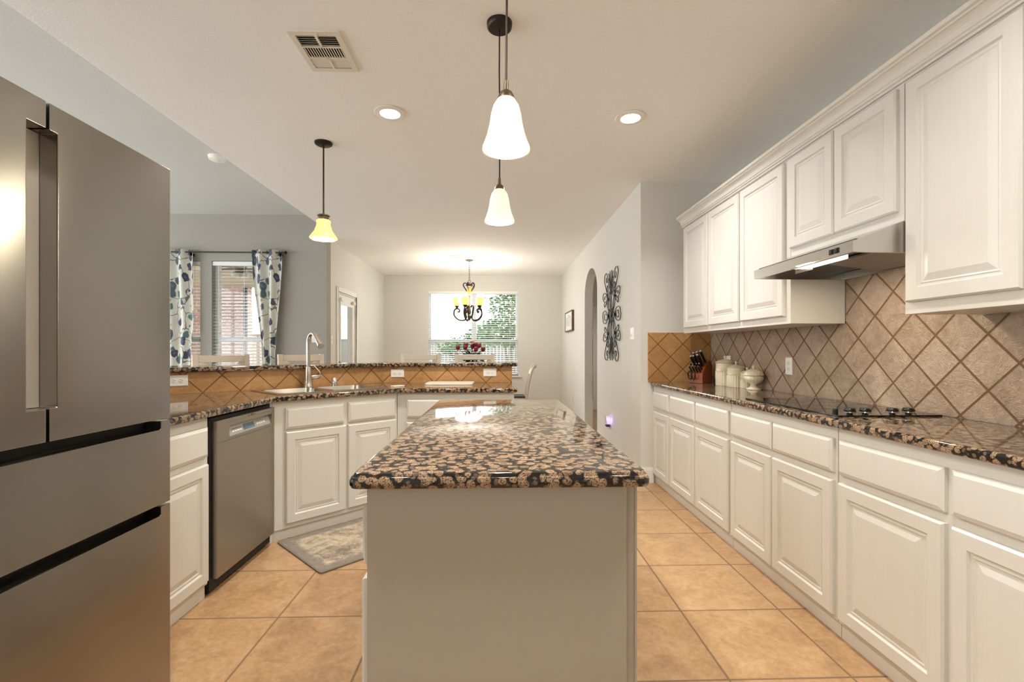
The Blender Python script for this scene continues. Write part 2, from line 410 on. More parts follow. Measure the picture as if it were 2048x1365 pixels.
# dining room right wall with an arched opening
aw = MB(); ay0, ay1, asp, atop = 6.16, 7.05, 2.0, 2.355
arc = [((ay0+ay1)/2+(ay1-ay0)/2*math.cos(PI*k/20), asp+(atop-asp)*math.sin(PI*k/20)) for k in range(21)]
aw.prism([(4.40, 0), (ay0, 0)]+arc[::-1]+[(ay1, 0), (9.65, 0), (9.65, CZ), (4.40, CZ)], 1.30, 1.42, 'x')
struct(aw.build('wall_dining_right', M['wall'], smooth=20))
BWX0, BWX1, BWZ0, BWZ1 = -1.415, .412, .69, 2.415
wall('wall_back', M['wall'], 'x', -2.45, 3.2, 9.65, 9.8, 0, CZ, [(BWX0, BWX1, BWZ0, BWZ1)])
DY0, DY1, DZ1 = 6.875, 7.755, 2.06
wall('wall_dining_left', M['wall'], 'y', 6.60, 9.65, -2.45, -2.31, 0, CZ, [(DY0, DY1, 0, DZ1)])
LW = [(-4.82, -3.98, .62, 2.405), (-3.83, -2.99, .62, 2.405)]
wall('wall_living', M['wall_dark'], 'x', -7, -2.31, 6.44, 6.60, 0, 3.03, LW)
wall('wall_left', M['wall_dark'], 'y', -2.75, 6.44, -7.15, -7, 0, 3.03, [(-2.4, 1.6, .04, 2.85), (1.8, 6.0, .04, 2.85)])
wall('wall_rear', M['wall'], 'x', -7.15, 2.1, -2.75, -2.6, 0, 3.03, [(-5.6, -3.4, .9, 2.4)])
# hall behind the arch
wall('wall_hall_end', M['wall'], 'x', 1.42, 3.2, 9.60, 9.65, 0, CZ)
wall('wall_hall_side', M['wall'], 'y', 4.40, 9.6, 3.0, 3.2, 0, CZ)

# baseboards
def base(name, x0, x1, y0, y1):
    b = MB().box(x0, x1, y0, y1, 0, .115)
    dx, dy = x1-x0, y1-y0
    if dx > dy: b.box(x0, x1, y0+.25*dy, y1, .115, .135) if False else b.box(x0, x1, y0+dy*.3, y1, .115, .13)
    else: b.box(x0+dx*.3, x1, y0, y1, .115, .13)
    return struct(b.build(name, M['trim']))
base('baseboard_back', -2.295, 1.285, 9.632, 9.65)
base('baseboard_right', 1.282, 1.30, 7.05, 9.65)
base('baseboard_right_near', 1.282, 1.30, 4.27, 6.16)
base('baseboard_return', 1.282, 1.415, 4.252, 4.27)
base('baseboard_left', -2.31, -2.292, 7.82, 9.63)

# windows
def sash_window(name, x0, x1, y, z0, z1, zm, mull=None):
    f = MB(); t = .05
    f.box(x0, x0+t, y, y+.06, z0, z1); f.box(x1-t, x1, y, y+.06, z0, z1)
    f.box(x0+t, x1-t, y, y+.06, z0, z0+t); f.box(x0+t, x1-t, y, y+.06, z1-t, z1)
    f.box(x0+t, x1-t, y-.012, y+.05, zm-.025, zm+.025)
    if mull: f.box(mull[0], mull[1], y-.01, y+.06, z0+t, z1-t)
    o = struct(f.build(name, M['vinyl']))
    g = MB()
    xs = [(x0+t, x1-t)] if not mull else [(x0+t, mull[0]), (mull[1], x1-t)]
    for a, b in xs: g.box(a, b, y+.028, y+.033, z0+t, z1-t)
    g.build('pane', M['glass'], o)
    return o
wb = sash_window('window_1', BWX0, BWX1, 9.71, BWZ0, BWZ1, 1.40, (-.54, -.44))
MB().box(BWX0-.06, BWX1+.06, 9.60, 9.71, BWZ0-.028, BWZ0).build('window_sill', M['trim'], wb, bevel=.004)
wl = sash_window('window_2', *LW[0][:2], 6.52, .62, 2.405, 1.36); wr_ = sash_window('window_3', *LW[1][:2], 6.52, .62, 2.405, 1.36)
for o, q in ((wl, LW[0]), (wr_, LW[1])):
    MB().box(q[0]-.04, q[1]+.04, 6.41, 6.52, .592, .62).build('window_sill', M['trim'], o, bevel=.004)
# invented windows out of view, added to bring in fill daylight
def added_window(name, axis, a0, a1, t, z0, z1, nm):
    f = MB(); g = MB()
    def bx(mb, p, q, d0, d1, c, e): mb.box(p, q, t+d0, t+d1, c, e) if axis == 'x' else mb.box(t+d0, t+d1, p, q, c, e)
    bx(f, a0, a0+.05, 0, .06, z0, z1); bx(f, a1-.05, a1, 0, .06, z0, z1); bx(f, a0+.05, a1-.05, 0, .06, z0, z0+.05); bx(f, a0+.05, a1-.05, 0, .06, z1-.05, z1)
    for k in range(1, nm): c = a0+(a1-a0)*k/nm; bx(f, c-.03, c+.03, 0, .06, z0+.05, z1-.05)
    bx(g, a0+.05, a1-.05, .028, .033, z0+.05, z1-.05)
    o = struct(f.build(name, M['vinyl'])); g.build('pane', M['glass'], o)
added_window('added_window_4', 'y', -2.4, 1.6, -7.11, .04, 2.85, 3); added_window('added_window_5', 'y', 1.8, 6.0, -7.11, .04, 2.85, 3)
added_window('added_window_6', 'x', -5.6, -3.4, -2.71, .9, 2.4, 3)

# patio door
dm = MB(); X0 = -2.31
for (a, b, c, d) in ((DY0-.065, DY0, 0, DZ1+.065), (DY1, DY1+.065, 0, DZ1+.065), (DY0, DY1, DZ1, DZ1+.065)): dm.box(X0, X0+.018, a, b, c, d)
dm.box(X0-.12, X0-.005, DY0, DY0+.02, 0, DZ1); dm.box(X0-.12, X0-.005, DY1-.02, DY1, 0, DZ1); dm.box(X0-.12, X0-.005, DY0+.02, DY1-.02, DZ1-.02, DZ1)
door1 = struct(dm.build('door_1', M['trim'], bevel=.003))
sl = wall_boxes(MB(), 'y', DY0+.024, DY1-.024, X0-.06, X0-.015, .01, DZ1-.024, [(DY0+.16, DY1-.16, .28, 1.89)])
sl.build('door_slab', M['trim'], door1)
lf = wall_boxes(MB(), 'y', DY0+.13, DY1-.13, X0-.015, X0-.002, .25, 1.92, [(DY0+.17, DY1-.17, .29, 1.88)]); lf.build('glass_frame', M['trim'], door1)
MB().box(X0-.04, X0-.035, DY0+.16, DY1-.16, .28, 1.89).build('pane', M['glass'], door1)
MB().box(X0-.002, X0+.03, DY0+.10, DY0+.20, 1.93, 1.98).build('bracket', M['plate'], door1)
MB().box(X0-.002, X0+.03, DY1-.20, DY1-.10, 1.93, 1.98).build('bracket', M['plate'], door1)
hd = MB().lathe([(.028, 0), (.028, .012), (.012, .02), (.012, .05)], (X0-.015, DY0+.09, 1.02), 14, 'x'); hd.bar((X0+.03, DY0+.09, 1.02), (X0+.03, DY0+.19, 1.02), .018, .018)
hd.build('handle', M['bronze'], door1, smooth=40)
hg = MB()
for z in (.25, 1.05, 1.82): hg.box(X0-.014, X0-.004, DY1-.03, DY1-.02, z-.05, z+.05)
hg.build('hinge', M['nickel'], door1)
# hall door
hdm = MB().box(1.50, 1.565, 9.58, 9.60, 0, 2.1).box(2.40, 2.465, 9.58, 9.60, 0, 2.1).box(1.565, 2.40, 9.58, 9.60, 2.035, 2.1)
door2 = struct(hdm.build('door_2', M['trim']))
ds = MB().box(1.565, 2.40, 9.585, 9.60, 0, 2.035)
for x0 in (1.66, 2.02):
    for z0, z1 in ((.2, .72), (.86, 1.5), (1.62, 1.92)):
        ds.panel(x0, x0+.28, z0, z1, 9.585, [(0, 0), (0, .001), (.02, -.006), (.05, .003)])
ds.build('door_slab', M['trim'], door2)

# bar wall: 45 degrees behind the sink, then straight across
KB = 5.28
def on(k, x): return (x, k+x)
bend = (-1.03, 4.25); far = (-2.2, 3.08)
t_ = .13; s2 = math.sqrt(2)
poly = [(.125, 4.25), (.125, 4.25+t_), (bend[0]-t_*math.tan(PI/8), 4.25+t_), (far[0]-t_, far[1]+t_*(s2-1)), (far[0]-t_, .55), (far[0], .55), far, bend]
struct(MB().prism(poly, 0, 1.058).build('wall_bar', M['wall']))
def tile_strip(name, m, loc, rot, wid, z0, z1, th=.010):
    return struct(MB().box(0, wid, -th, -.0005, 0, z1-z0).build(name, m, loc=(loc[0], loc[1], z0), rot=rot))
L45 = math.hypot(bend[0]-far[0], bend[1]-far[1])
def phased(m, ph):
    c = m.copy()
    for nd in c.node_tree.nodes:
        if nd.type == 'MAPPING': nd.inputs['Location'].default_value = (-ph, 0, 0)
    return c
tile_strip('backsplash_bar_corner', phased(M['tile_l'], L45 % .2305), (far[0], far[1]), PI/4, L45, .9155, 1.058)
tile_strip('backsplash_bar_left', M['tile_l'], (far[0], 1.70), PI/2, far[1]-1.70, .9155, 1.058)
tile_strip('backsplash_bar', M['tile_l'], bend, 0, .125-bend[0], .9155, 1.058)
tile_strip('backsplash_right', phased(M['tile_r'], 1.435-6*.226), (1.955, 4.27), -PI/2, 3.35, .9155, 1.38)
tile_strip('backsplash_hood', phased(M['tile_r'], 1.435-6*.226-1.685), (1.955, 2.585), -PI/2, .74, .9155+.452, 1.74, .0095)
tile_strip('backsplash_return', phased(M['tile_l'], .206), (1.365, 4.27), 0, .579, .9155, 1.365)

# crown moulding over the wall cabinets
cp = [(0,0), (-.010,0), (-.010,.010), (-.018,.013), (-.018,.021), (-.023,.024), (-.024,.034), (-.028,.044), (-.035,.053), (-.044,.059), (-.052,.061), (-.052,.068), (-.063,.071), (-.063,.088), (0,.088)]
struct(MB().prism([(1.625+u, 2.275+v) for u, v in cp], .94, 4.10, 'y').build('trim_1', M['cabinet']))

# ------------------------------------------------------------------ cabinets
DOOR = [(0, 0), (0, .013), (.006, .02), (.052, .02), (.058, .012), (.064, .0115), (.068, .014), (.074, .011), (.100, .0185)]
DRAW = [(0, 0), (0, .012), (.004, .014), (.015, .021)]
def base_cabinet(name, label, loc, rz, width, cells, depth=.52, h=.8785, doorz=(.09, .655), drawz=(.69, .832), toe=.068, hollow=False):
    """local frame: x to the right seen from the front, -y out of the front"""
    t = thing(name, label, 'cabinet', loc, rz)
    if hollow: MB().box(.001, width-.001, 0, .02, toe, h).box(.001, .02, .02, depth, toe, h).box(width-.02, width-.001, .02, depth, toe, h).box(.02, width-.02, .02, depth, toe, toe+.02).build('body', M['cabinet'], t)
    else: MB().box(.001, width-.001, 0, depth, toe, h).build('body', M['cabinet'], t, bevel=.0025)
    MB().box(.001, width-.001, .014, depth, 0, toe).build('toe_board', M['cabinet'], t)
    for x0, x1, dr, do in cells:
        if do:
            d = MB().panel(x0, x1, doorz[0], doorz[1], -.0005, DOOR).build('door', M['cabinet'], t, smooth=15)
        if dr: MB().panel(x0, x1, drawz[0], drawz[1], -.0005, DRAW).build('drawer', M['cabinet'], t, smooth=15)
    return t
# right wall: local x = 4.27 - Y
FX = 1.42
def cellsR(y_first, spans): return [(y_first-a, y_first-b, 1, 1) for a, b in spans]
base_cabinet('base_cabinet', 'cream three-door base cabinet at the far end of the right-hand counter, beside the return wall', (FX, 4.265, 0), -PI/2, 4.265-2.835,
             cellsR(4.265, [(4.235, 3.865), (3.83, 3.345), (3.325, 2.85)]))
base_cabinet('base_cabinet', 'cream two-door base cabinet under the black glass cooktop', (FX, 2.833, 0), -PI/2, 2.833-1.932, cellsR(2.833, [(2.812, 2.392), (2.381, 1.948)]))
base_cabinet('base_cabinet', 'large cream base cabinet nearest the camera under the right-hand counter', (FX, 1.930, 0), -PI/2, .98, cellsR(1.930, [(1.911, 1.449), (1.424, .975)]))
# left run behind the fridge
base_cabinet('base_cabinet', 'narrow cream base cabinet between the steel refrigerator and the dishwasher', (-1.41, 1.70, 0), PI/2, .638, [(.04, .618, 1, 1)])
# corner sink base at 45 degrees
A45 = (-1.41, 2.99)
base_cabinet('sink_cabinet', 'angled cream corner base cabinet under the sink, patterned rug at its foot', (*A45, 0), PI/4, .905, [(.078, .472, 1, 0), (.503, .884, 1, 0), (.08, .484, 0, 1), (.50, .886, 0, 1)], depth=.50, drawz=(.70, .836), doorz=(.098, .682), hollow=True)
base_cabinet('base_cabinet', 'cream base cabinet under the straight peninsula counter beyond the island', (-.7695, 3.63, 0), 0, .8945, [(.075, .45, 1, 1), (.48, .86, 1, 1)], depth=.60)
fil = MB().box(0, .02, 0, .5, 0, .8785); 
tag(MB().prism([(-1.41, 2.968), (-1.41, 2.988), (-1.75, 3.32), (-1.93, 3.30), (-1.93, 2.968)], 0, .8785).build('filler_post', M['cabinet'], bevel=.002), 'narrow cream filler post between the dishwasher and the corner sink cabinet', 'cabinet filler')

# wall cabinets
UX = 1.63
def wall_cabinet(label, y0, y1, z0, z1, spans, dz0, dz1, depth=.31):
    t = thing('wall_cabinet', label, 'cabinet', (UX, y0, z0), -PI/2)
    MB().box(.001, y0-y1-.001, 0, depth, 0, z1-z0).build('body', M['cabinet'], t, bevel=.0025)
    for a, b in spans: MB().panel(y0-a, y0-b, dz0-z0, dz1-z0, -.0005, DOOR).build('door', M['cabinet'], t, smooth=15)
    return t
wall_cabinet('cream three-door wall cabinet at the far end, left of the range hood', 4.10, 2.585, 1.352, 2.275, [(4.062, 3.60), (3.582, 3.125), (3.105, 2.628)], 1.395, 2.262)
wall_cabinet('short cream two-door wall cabinet directly above the range hood', 2.583, 1.848, 1.722, 2.275, [(2.572, 2.232), (2.222, 1.872)], 1.765, 2.262)
wall_cabinet('tall cream wall cabinet right of the range hood, nearest the camera', 1.846, .94, 1.345, 2.275, [(1.826, 1.409), (1.395, .965)], 1.392, 2.262)

# ------------------------------------------------------------------ countertops
def slab(name, label, poly, z0, z1, bev=.012, m='granite', hole=None, cat='countertop', loc=None):
    o = MB().prism(poly, z0, z1)
    ob = o.build(name, M[m])
    if hole:
        c = hole.build('cutter', M[m]); md = ob.modifiers.new('cut', 'BOOLEAN'); md.object = c; md.operation = 'DIFFERENCE'; md.solver = 'EXACT'
        dg = bpy.context.evaluated_depsgraph_get(); me = bpy.data.meshes.new_from_object(ob.evaluated_get(dg)); ob.modifiers.clear(); ob.data = me
        bpy.data.objects.remove(c)
    bm = bmesh.new(); bm.from_mesh(ob.data)
    es = [e for e in bm.edges if len(e.link_faces) == 2 and e.calc_face_angle(0) > .9 and abs(e.verts[0].co.z-e.verts[1].co.z) < 1e-4 and max(e.verts[0].co.z, e.verts[1].co.z) > z0-1e-3]
    bmesh.ops.bevel(bm, geom=es, offset=bev, segments=4, affect='EDGES', profile=.55, clamp_overlap=True)
    bm.to_mesh(ob.data); bm.free()
    for p in ob.data.polygons: p.use_smooth = True
    ob.data.set_sharp_from_angle(angle=math.radians(28))
    md = ob.modifiers.new('weighted', 'WEIGHTED_NORMAL'); md.keep_sharp = True; md.weight = 80
    return tag(ob, label, cat)
CT0, CT1 = .880, .915
slab('countertop', 'long brown and black granite countertop along the right-hand wall, carrying the cooktop', [(1.388, .95), (1.944, .95), (1.944, 4.262), (1.388, 4.262)], CT0, CT1)
# sink frame: origin at front-left corner of the sink, x along the 45 degree front
r45 = Matrix.Rotation(PI/4, 4, 'Z'); E45 = lambda x, y, o=A45: (o[0]+(x-y)/s2, o[1]+(x+y)/s2)
SX0, SX1, SY0, SY1 = .055, .86, .045, .555
hp = [E45(*p) for p in ((SX0+.02, SY0+.02), (SX1-.02, SY0+.02), (SX1-.02, SY1-.02), (SX0+.02, SY1-.02))]
ov = .035
k1 = 4.40-ov*s2
cpoly = [(.147, 3.63-ov), (.147, 4.238), (bend[0]+.004, 4.238), (far[0]+.016, far[1]+.008), (far[0]+.016, 1.70), (-1.41+ov, 1.70), (-1.41+ov, k1-1.41+ov), (3.63-ov-k1, 3.63-ov)]
slab('countertop', 'brown granite countertop bending round the corner sink to the end of the peninsula', cpoly, CT0, CT1, hole=MB().prism(hp, .8, 1.0))
# bar top
ovk = .045
bt = [(.175, 4.25-ovk), (.175, 4.63), (bend[0]-.38*math.tan(PI/8), 4.63), (far[0]-.38, far[1]+.38*(s2-1)), (far[0]-.38, .50), (far[0]+ovk, .50), (far[0]+ovk, far[1]-ovk*(s2-1)), (bend[0]+ovk*math.tan(PI/8), 4.25-ovk)]
slab('raised_countertop', 'narrow raised granite bar counter over the tan tiled half wall behind the sink', bt, 1.0595, 1.092, cat='bar counter')

def rounded(x0, x1, y0, y1, r, k=5):
    out = []
    for cx, cy, a in ((x1-r, y0+r, -PI/2), (x1-r, y1-r, 0), (x0+r, y1-r, PI/2), (x0+r, y0+r, PI)):
        out += [(cx+r*math.cos(a+PI/2*i/k), cy+r*math.sin(a+PI/2*i/k)) for i in range(k+1)]
    return out
# island top with an ogee edge
prof = [(.012, .878), (.003, .881), (0, .888), (0, .898), (.003, .905), (.007, .9065), (.0075, .909), (.010, .914), (.016, .9155)]
im = MB(); nn = 24; vs = []
for ins, z in prof: vs += [(x, y, z) for x, y in rounded(-.347+ins, .360-ins, 1.095+ins, 2.765-ins, .022)]
nn = len(rounded(0, 1, 0, 1, .1))
im.add(vs, [tuple(reversed(range(nn))), tuple((len(prof)-1)*nn+i for i in range(nn))]+[(k*nn+i, k*nn+(i+1) % nn, (k+1)*nn+(i+1) % nn, (k+1)*nn+i) for k in range(len(prof)-1) for i in range(nn)])
tag(im.build('island_countertop', M['granite'], smooth=25), 'polished brown and black granite top on the kitchen island', 'countertop')
isl = thing('kitchen_island', 'kitchen island cabinet with shade-darkened paint in the middle of the tiled floor', 'kitchen island', (0, 1.12, 0))
MB().box(-.306, .327, .006, 1.60, .0, .8775).build('body', M['island'], isl)
MB().box(-.308, .3075, 0, .0058, 0, .8775).build('end_panel', M['island'], isl, bevel=.0015)
MB().box(.3275, .3335, .004, 1.60, 0, .8775).build('side_panel', M['island'], isl, bevel=.0015)
ir = [(.02, .41), (.43, .78), (.82, 1.18), (1.2, 1.58)]
def sidepanel(a, b, z0, z1, pr):
    m_ = MB().panel(-b, -a, z0, z1, -.0005, pr); m_.v = [(-.306+y, -x, z) for x, y, z in m_.v]; return m_
for a, b in ir:
    sidepanel(a, b, .69, .83, DRAW).build('drawer', M['cabinet'], isl, smooth=15); sidepanel(a, b, .09, .655, DOOR).build('door', M['cabinet'], isl, smooth=15)

# ------------------------------------------------------------------ refrigerator
fr = thing('refrigerator', 'large stainless steel French-door refrigerator at the left edge', 'refrigerator', (-1.12, 1.65, 0))
# local: y runs towards the camera as negative; front face at x = 0
MB().box(-.80, -.078, -.908, -.004, .02, 1.79).build('body', M['darkgrey'], fr, bevel=.004)
MB().box(-.0775, -.06, -.900, -.012, .05, 1.78).build('inner_frame', M['matteblack'], fr)
D = .056
Yc = 1.214-1.65; pz0, pz1 = 1.056, 1.752
ld = [(-.91, .972), (Yc-.008, .972), (Yc-.008, pz0), (1.157-1.65, pz0), (1.157-1.65, pz1), (Yc-.008, pz1), (Yc-.008, 1.82), (-.91, 1.82)]
MB().prism(ld, -D, 0, 'x').build('door', M['fridge'], fr, bevel=.003, segs=2)
rd = [(Yc, .972), (0, .972), (0, 1.82), (Yc, 1.82), (Yc, pz1), (1.236-1.65, pz1), (1.236-1.65, pz0), (Yc, pz0)]
MB().prism(rd, -D, 0, 'x').build('door', M['fridge'], fr, bevel=.003, segs=2)
MB().box(-.058, -.045, 1.157-1.65+.001, 1.236-1.65-.001, pz0+.001, pz1-.001).build('handle_recess', M['recess'], fr)
d1 = [(-.91, .688), (0, .688), (0, .965), (-.045, .965), (-.045, .938), (-.91, .938)]
MB().prism(d1, -D, 0, 'x').build('drawer', M['fridge'], fr, bevel=.003, segs=2)
d2 = [(-.91, .06), (0, .06), (0, .681), (-.045, .681), (-.045, .652), (-.91, .652)]
MB().prism(d2, -D, 0, 'x').build('drawer', M['fridge'], fr, bevel=.003, segs=2)
MB().box(-.05, -.02, -.905, -.005, .0, .055).build('kick_plate', M['matteblack'], fr)
MB().box(-.12, -.03, -.09, -.02, 1.7905, 1.815).build('hinge_cover', M['darkgrey'], fr, bevel=.004)

# ------------------------------------------------------------------ dishwasher
dw = thing('dishwasher', 'stainless steel dishwasher with a recessed control panel, left of the sink corner', 'dishwasher', (-1.41, 2.345, 0), PI/2)
W = .618
MB().box(.004, W-.004, .0, .52, .02, .868).build('body', M['matteblack'], dw)
MB().box(.022, W, -.028, -.001, .075, .742).build('door_panel', M['dw'], dw, bevel=.004)
wall_boxes(MB(), 'x', .022, W, -.028, -.001, .7425, .852, [(.13, .585, .757, .835)]).build('top_panel', M['dw'], dw)
MB().box(.13, .585, -.0275, -.014, .815, .8349).build('handle_lip', M['dw'], dw, bevel=.002)
MB().add([(.13, -.02, .757), (.585, -.02, .757), (.585, -.003, .814), (.13, -.003, .814), (.13, -.001, .757), (.585, -.001, .757), (.585, -.001, .814), (.13, -.001, .814)],
         [(0,1,2,3), (4,7,6,5), (0,4,5,1), (1,5,6,2), (2,6,7,3), (3,7,4,0)]).build('control_panel', M['panelgrey'], dw)
tilt = lambda z: -.02+(z-.757)*.017/.057-.0012
def patch(x0, x1, z0, z1): return MB().add([(x0, tilt(z0), z0), (x1, tilt(z0), z0), (x1, tilt(z1), z1), (x0, tilt(z1), z1), (x0, tilt(z0)+.001, z0), (x1, tilt(z0)+.001, z0), (x1, tilt(z1)+.001, z1), (x0, tilt(z1)+.001, z1)], [(0,1,2,3),(7,6,5,4),(0,4,5,1),(1,5,6,2),(2,6,7,3),(3,7,4,0)])
patch(.29, .405, .767, .797).build('display', M['lcd'], dw)
for k in range(4): patch(.18+.024*k, .198+.024*k, .772, .779).build('button', M['plate'], dw)
for k in range(4): patch(.43+.026*k, .448+.026*k, .775, .784).build('button', M['plate'], dw)
patch(.18, .275, .787, .789).build('marking', M['print'], dw); patch(.42, .50, .793, .795).build('marking', M['print'], dw)
MB().box(.02, W, .05, .06, .0, .07).build('kick_plate', M['matteblack'], dw)
def lettering(txt, size, mat_, parent, loc, rot):
    cu = bpy.data.curves.new('lettering', 'FONT'); cu.body = txt; cu.size = size; cu.extrude = .0003; cu.align_x = 'CENTER'
    ob = bpy.data.objects.new('tmp', cu); COL.objects.link(ob)
    me = bpy.data.meshes.new_from_object(ob.evaluated_get(bpy.context.evaluated_depsgraph_get())); bpy.data.objects.remove(ob)
    o = bpy.data.objects.new('lettering', me); COL.objects.link(o); me.materials.clear(); me.materials.append(mat_)
    o.parent = parent; o.location = loc; o.rotation_euler = rot; return o
lettering('BOSCH', .013, M['print'], dw, (.36, -.0288, .838), (PI/2, 0, 0))
MB().lathe([(.0055, 0), (.0055, .0006)], (.318, -.0282, .8425), 16, 'y').build('emblem', M['print'], dw)

# ------------------------------------------------------------------ sink, faucet
sk = thing('kitchen_sink', 'stainless double-bowl drop-in sink set in the corner counter', 'sink', (*E45(SX0, SY0), CT1), PI/4)
SW, SD = SX1-SX0, SY1-SY0
div = SW*.5
wall_boxes(MB(), 'x', 0, SW, 0, 0, 0, 0, []) 
rim = MB(); rp = [(.035, div-.012, .04, SD-.09), (div+.012, SW-.035, .04, SD-.09)]
As = sorted({0, SW, *[v for r in rp for v in r[:2]]}); Ys = sorted({0, SD, *[v for r in rp for v in r[2:]]})
for i in range(len(As)-1):
    for j in range(len(Ys)-1):
        ca, cb = (As[i]+As[i+1])/2, (Ys[j]+Ys[j+1])/2
        if any(r[0] < ca < r[1] and r[2] < cb < r[3] for r in rp): continue
        rim.box(As[i], As[i+1], Ys[j], Ys[j+1], .0005, .006)
rim.build('rim', M['sinksteel'], sk)
for (a, b, c, d) in rp:
    bw = MB(); top = rounded(a, b, c, d, .05); bot = rounded(a+.02, b-.02, c+.02, d-.02, .06); n0 = len(top)
    vs = [(x, y, .006) for x, y in top]+[(x, y, -.15) for x, y in bot]+[((a+b)/2+(x-(a+b)/2)*.6, (c+d)/2+(y-(c+d)/2)*.6, -.175) for x, y in bot]
    bw.add(vs, [(k*n0+(i+1) % n0, k*n0+i, (k+1)*n0+i, (k+1)*n0+(i+1) % n0) for k in range(2) for i in range(n0)]+[tuple(2*n0+i for i in range(n0))])
    # corner fillers of the rim around the rounded bowl
    o = bw.build('bowl', M['sinksteel'], sk, smooth=40)
    MB().lathe([(.0, -.172), (.04, -.172), (.045, -.169), (.03, -.170)], ((a+b)/2, (c+d)/2, 0), 18).build('drain', M['chrome'], o, smooth=30)
fa = thing('faucet', 'brushed nickel gooseneck faucet with a pull-down head behind the sink', 'faucet', (*E45(.456, .53), CT1+.006), PI/4)
MB().lathe([(.0, .0), (.036, .0), (.036, .008), (.031, .018), (.0285, .05), (.0265, .09), (.0235, .125), (.018, .155), (.0, .155)], (0,0,0), 24).build('base', M['nickel'], fa, smooth=40)
gp = [(0,0,.15), (0,0,.25), (0,0,.33)]+[(0, -.072*(1-math.cos(a)), .335+.075*math.sin(a)) for a in [PI*k/12 for k in range(1, 10)]]
MB().tube(catmull(gp, 3), .0145, 12).build('spout', M['nickel'], fa, smooth=50)
e = Vector(gp[-1]); dv = (e-Vector(gp[-2])).normalized()
MB().tube([e-dv*.01, e+dv*.01, e+dv*.05, e+dv*.12, e+dv*.123], [.0155, .0175, .018, .0245, .021], 14).build('spray_head', M['nickel'], fa, smooth=40)
hm = MB().tube([(.02, 0, .075), (.05, -.004, .078), (.085, -.008, .078), (.09, -.008, .078)], [.017, .0165, .0165, .012], 12)
hm.tube(catmull([(.082, -.008, .08), (.088, -.01, .105), (.07, .0, .135), (.05, .012, .16)], 4), .006, 8)
hm.build('lever', M['nickel'], fa, smooth=40)
tag(MB().lathe([(0, 0), (.024, 0), (.024, .01), (.022, .012), (.022, .055), (.018, .06), (0, .06)], (0,0,0), 20).build('air_gap_cap', M['chrome'], smooth=40, loc=(*E45(.664, .525), CT1+.0065)), 'small round chrome air gap cap right of the faucet', 'faucet fitting')

# ------------------------------------------------------------------ outlets and switches (local: x along wall, -y out)
def outlet(label, loc, rz, horiz=False, kind='outlet', rockers=0, group=None):
    t = thing('wall_outlet' if not rockers else 'light_switch', label, 'outlet' if not rockers else 'light switch', loc, rz, group)
    w_, h_ = (.117, .072) if horiz else (.072, .117)
    if rockers == 2: w_ = .117
    MB().panel(-w_/2, w_/2, -h_/2, h_/2, -.0003, [(0, 0), (0, .003), (.004, .006)]).build('plate', M['plate'], t, smooth=20)
    if rockers:
        for k in range(rockers):
            c = (k-(rockers-1)/2)*.046
            MB().add([(c-.017, -.0062, -.034), (c+.017, -.0062, -.034), (c+.017, -.0062, .034), (c-.017, -.0062, .034), (c-.017, -.010, .0), (c+.017, -.010, .0)], [(0,1,5,4), (4,5,2,3), (0,4,3), (1,2,5), (3,2,1,0)]).build('rocker', M['plate'], t)
    else:
        for sgn in (-1, 1):
            cx, cz = (sgn*.02, 0) if horiz else (0, sgn*.02)
            so = MB().lathe([(.0, -.0085), (.0150, -.0085), (.0165, -.0062)], (cx, 0, cz), 18, 'y').build('socket', M['plate'], t, smooth=30)
            sl_ = MB()
            for dx in (-.0062, .0062):
                q = (cx+dx, cz+.003) if not horiz else (cx-.003, cz+dx)
                ww, hh = (.0011, .0042) if not horiz else (.0042, .0011)
                sl_.box(q[0]-ww, q[0]+ww, -.0092, -.0084, q[1]-hh, q[1]+hh)
            q = (cx, cz-.008) if not horiz else (cx+.008, cz)
            sl_.box(q[0]-.002, q[0]+.002, -.0092, -.0084, q[1]-.002, q[1]+.002)
            sl_.build('slots', M['matteblack'], so)
    return t
TB = 4.25-.0102
outlet('white outlet on the tan tile strip just right of the sink', (-.895, TB, .999), 0, True)
outlet('white outlet near the right end of the tan tile strip', (-.072, TB, 1.005), 0, True)
def bar45(tx): # point on the angled tile for x/y ratio
    y = KB/(1-tx); return (tx*y+.0102/s2, y-.0102/s2)
outlet('white outlet low on the angled tile strip close to the refrigerator', (*bar45(-.6655), 1.003), PI/4, True)
outlet('white outlet half hidden behind the refrigerator edge on the angled tile strip', (*bar45(-.728), 1.003), PI/4, True)
outlet('white outlet on the slate backsplash to the right of the cream jars', (1.955-.0103, 3.10, 1.097), -PI/2)
outlet('white outlet on the backsplash just behind the tallest cream canister', (1.955-.0103, 3.93, 1.10), -PI/2)
outlet('white double rocker switch on the right wall next to the black iron wall art', (1.2995, 4.53, 1.365), -PI/2, rockers=2)
outlet('white outlet low on the right wall below the small framed picture', (1.2995, 8.19, .35), -PI/2)
outlet('white light switch beside the patio door casing', (-2.3095, 6.63, 1.353), PI/2, rockers=1)
outlet('white switch on the dark grey wall behind the faucet', (-2.47, 6.4395, 1.37), 0, rockers=1)

# violet night light on the right wall
nl = thing('night_light', 'plug-in device with a violet glow low on the right wall', 'night light', (1.2995, 5.42, .40), -PI/2)
MB().panel(-.036, .036, -.058, .058, -.0003, [(0, 0), (0, .003), (.004, .006)]).build('wall_plate', M['plate'], nl, smooth=20)
MB().prism([(-.008, -.055), (-.05, -.04), (-.062, .05), (-.008, .055)], -.05, .02, 'x').build('housing', M['ceramic'], nl, bevel=.004)
MB().box(-.05, .02, -.052, -.012, -.078, -.056).build('grille', M['darkgrey'], nl, bevel=.003)
MB().box(.021, .026, -.045, -.008, -.045, .0).build('led_strip', M['violet'], nl)
lamp('violet_glow', 'POINT', (.045, -.03, .0), .12, (.35, .2, 1.0), .01, parent=nl)

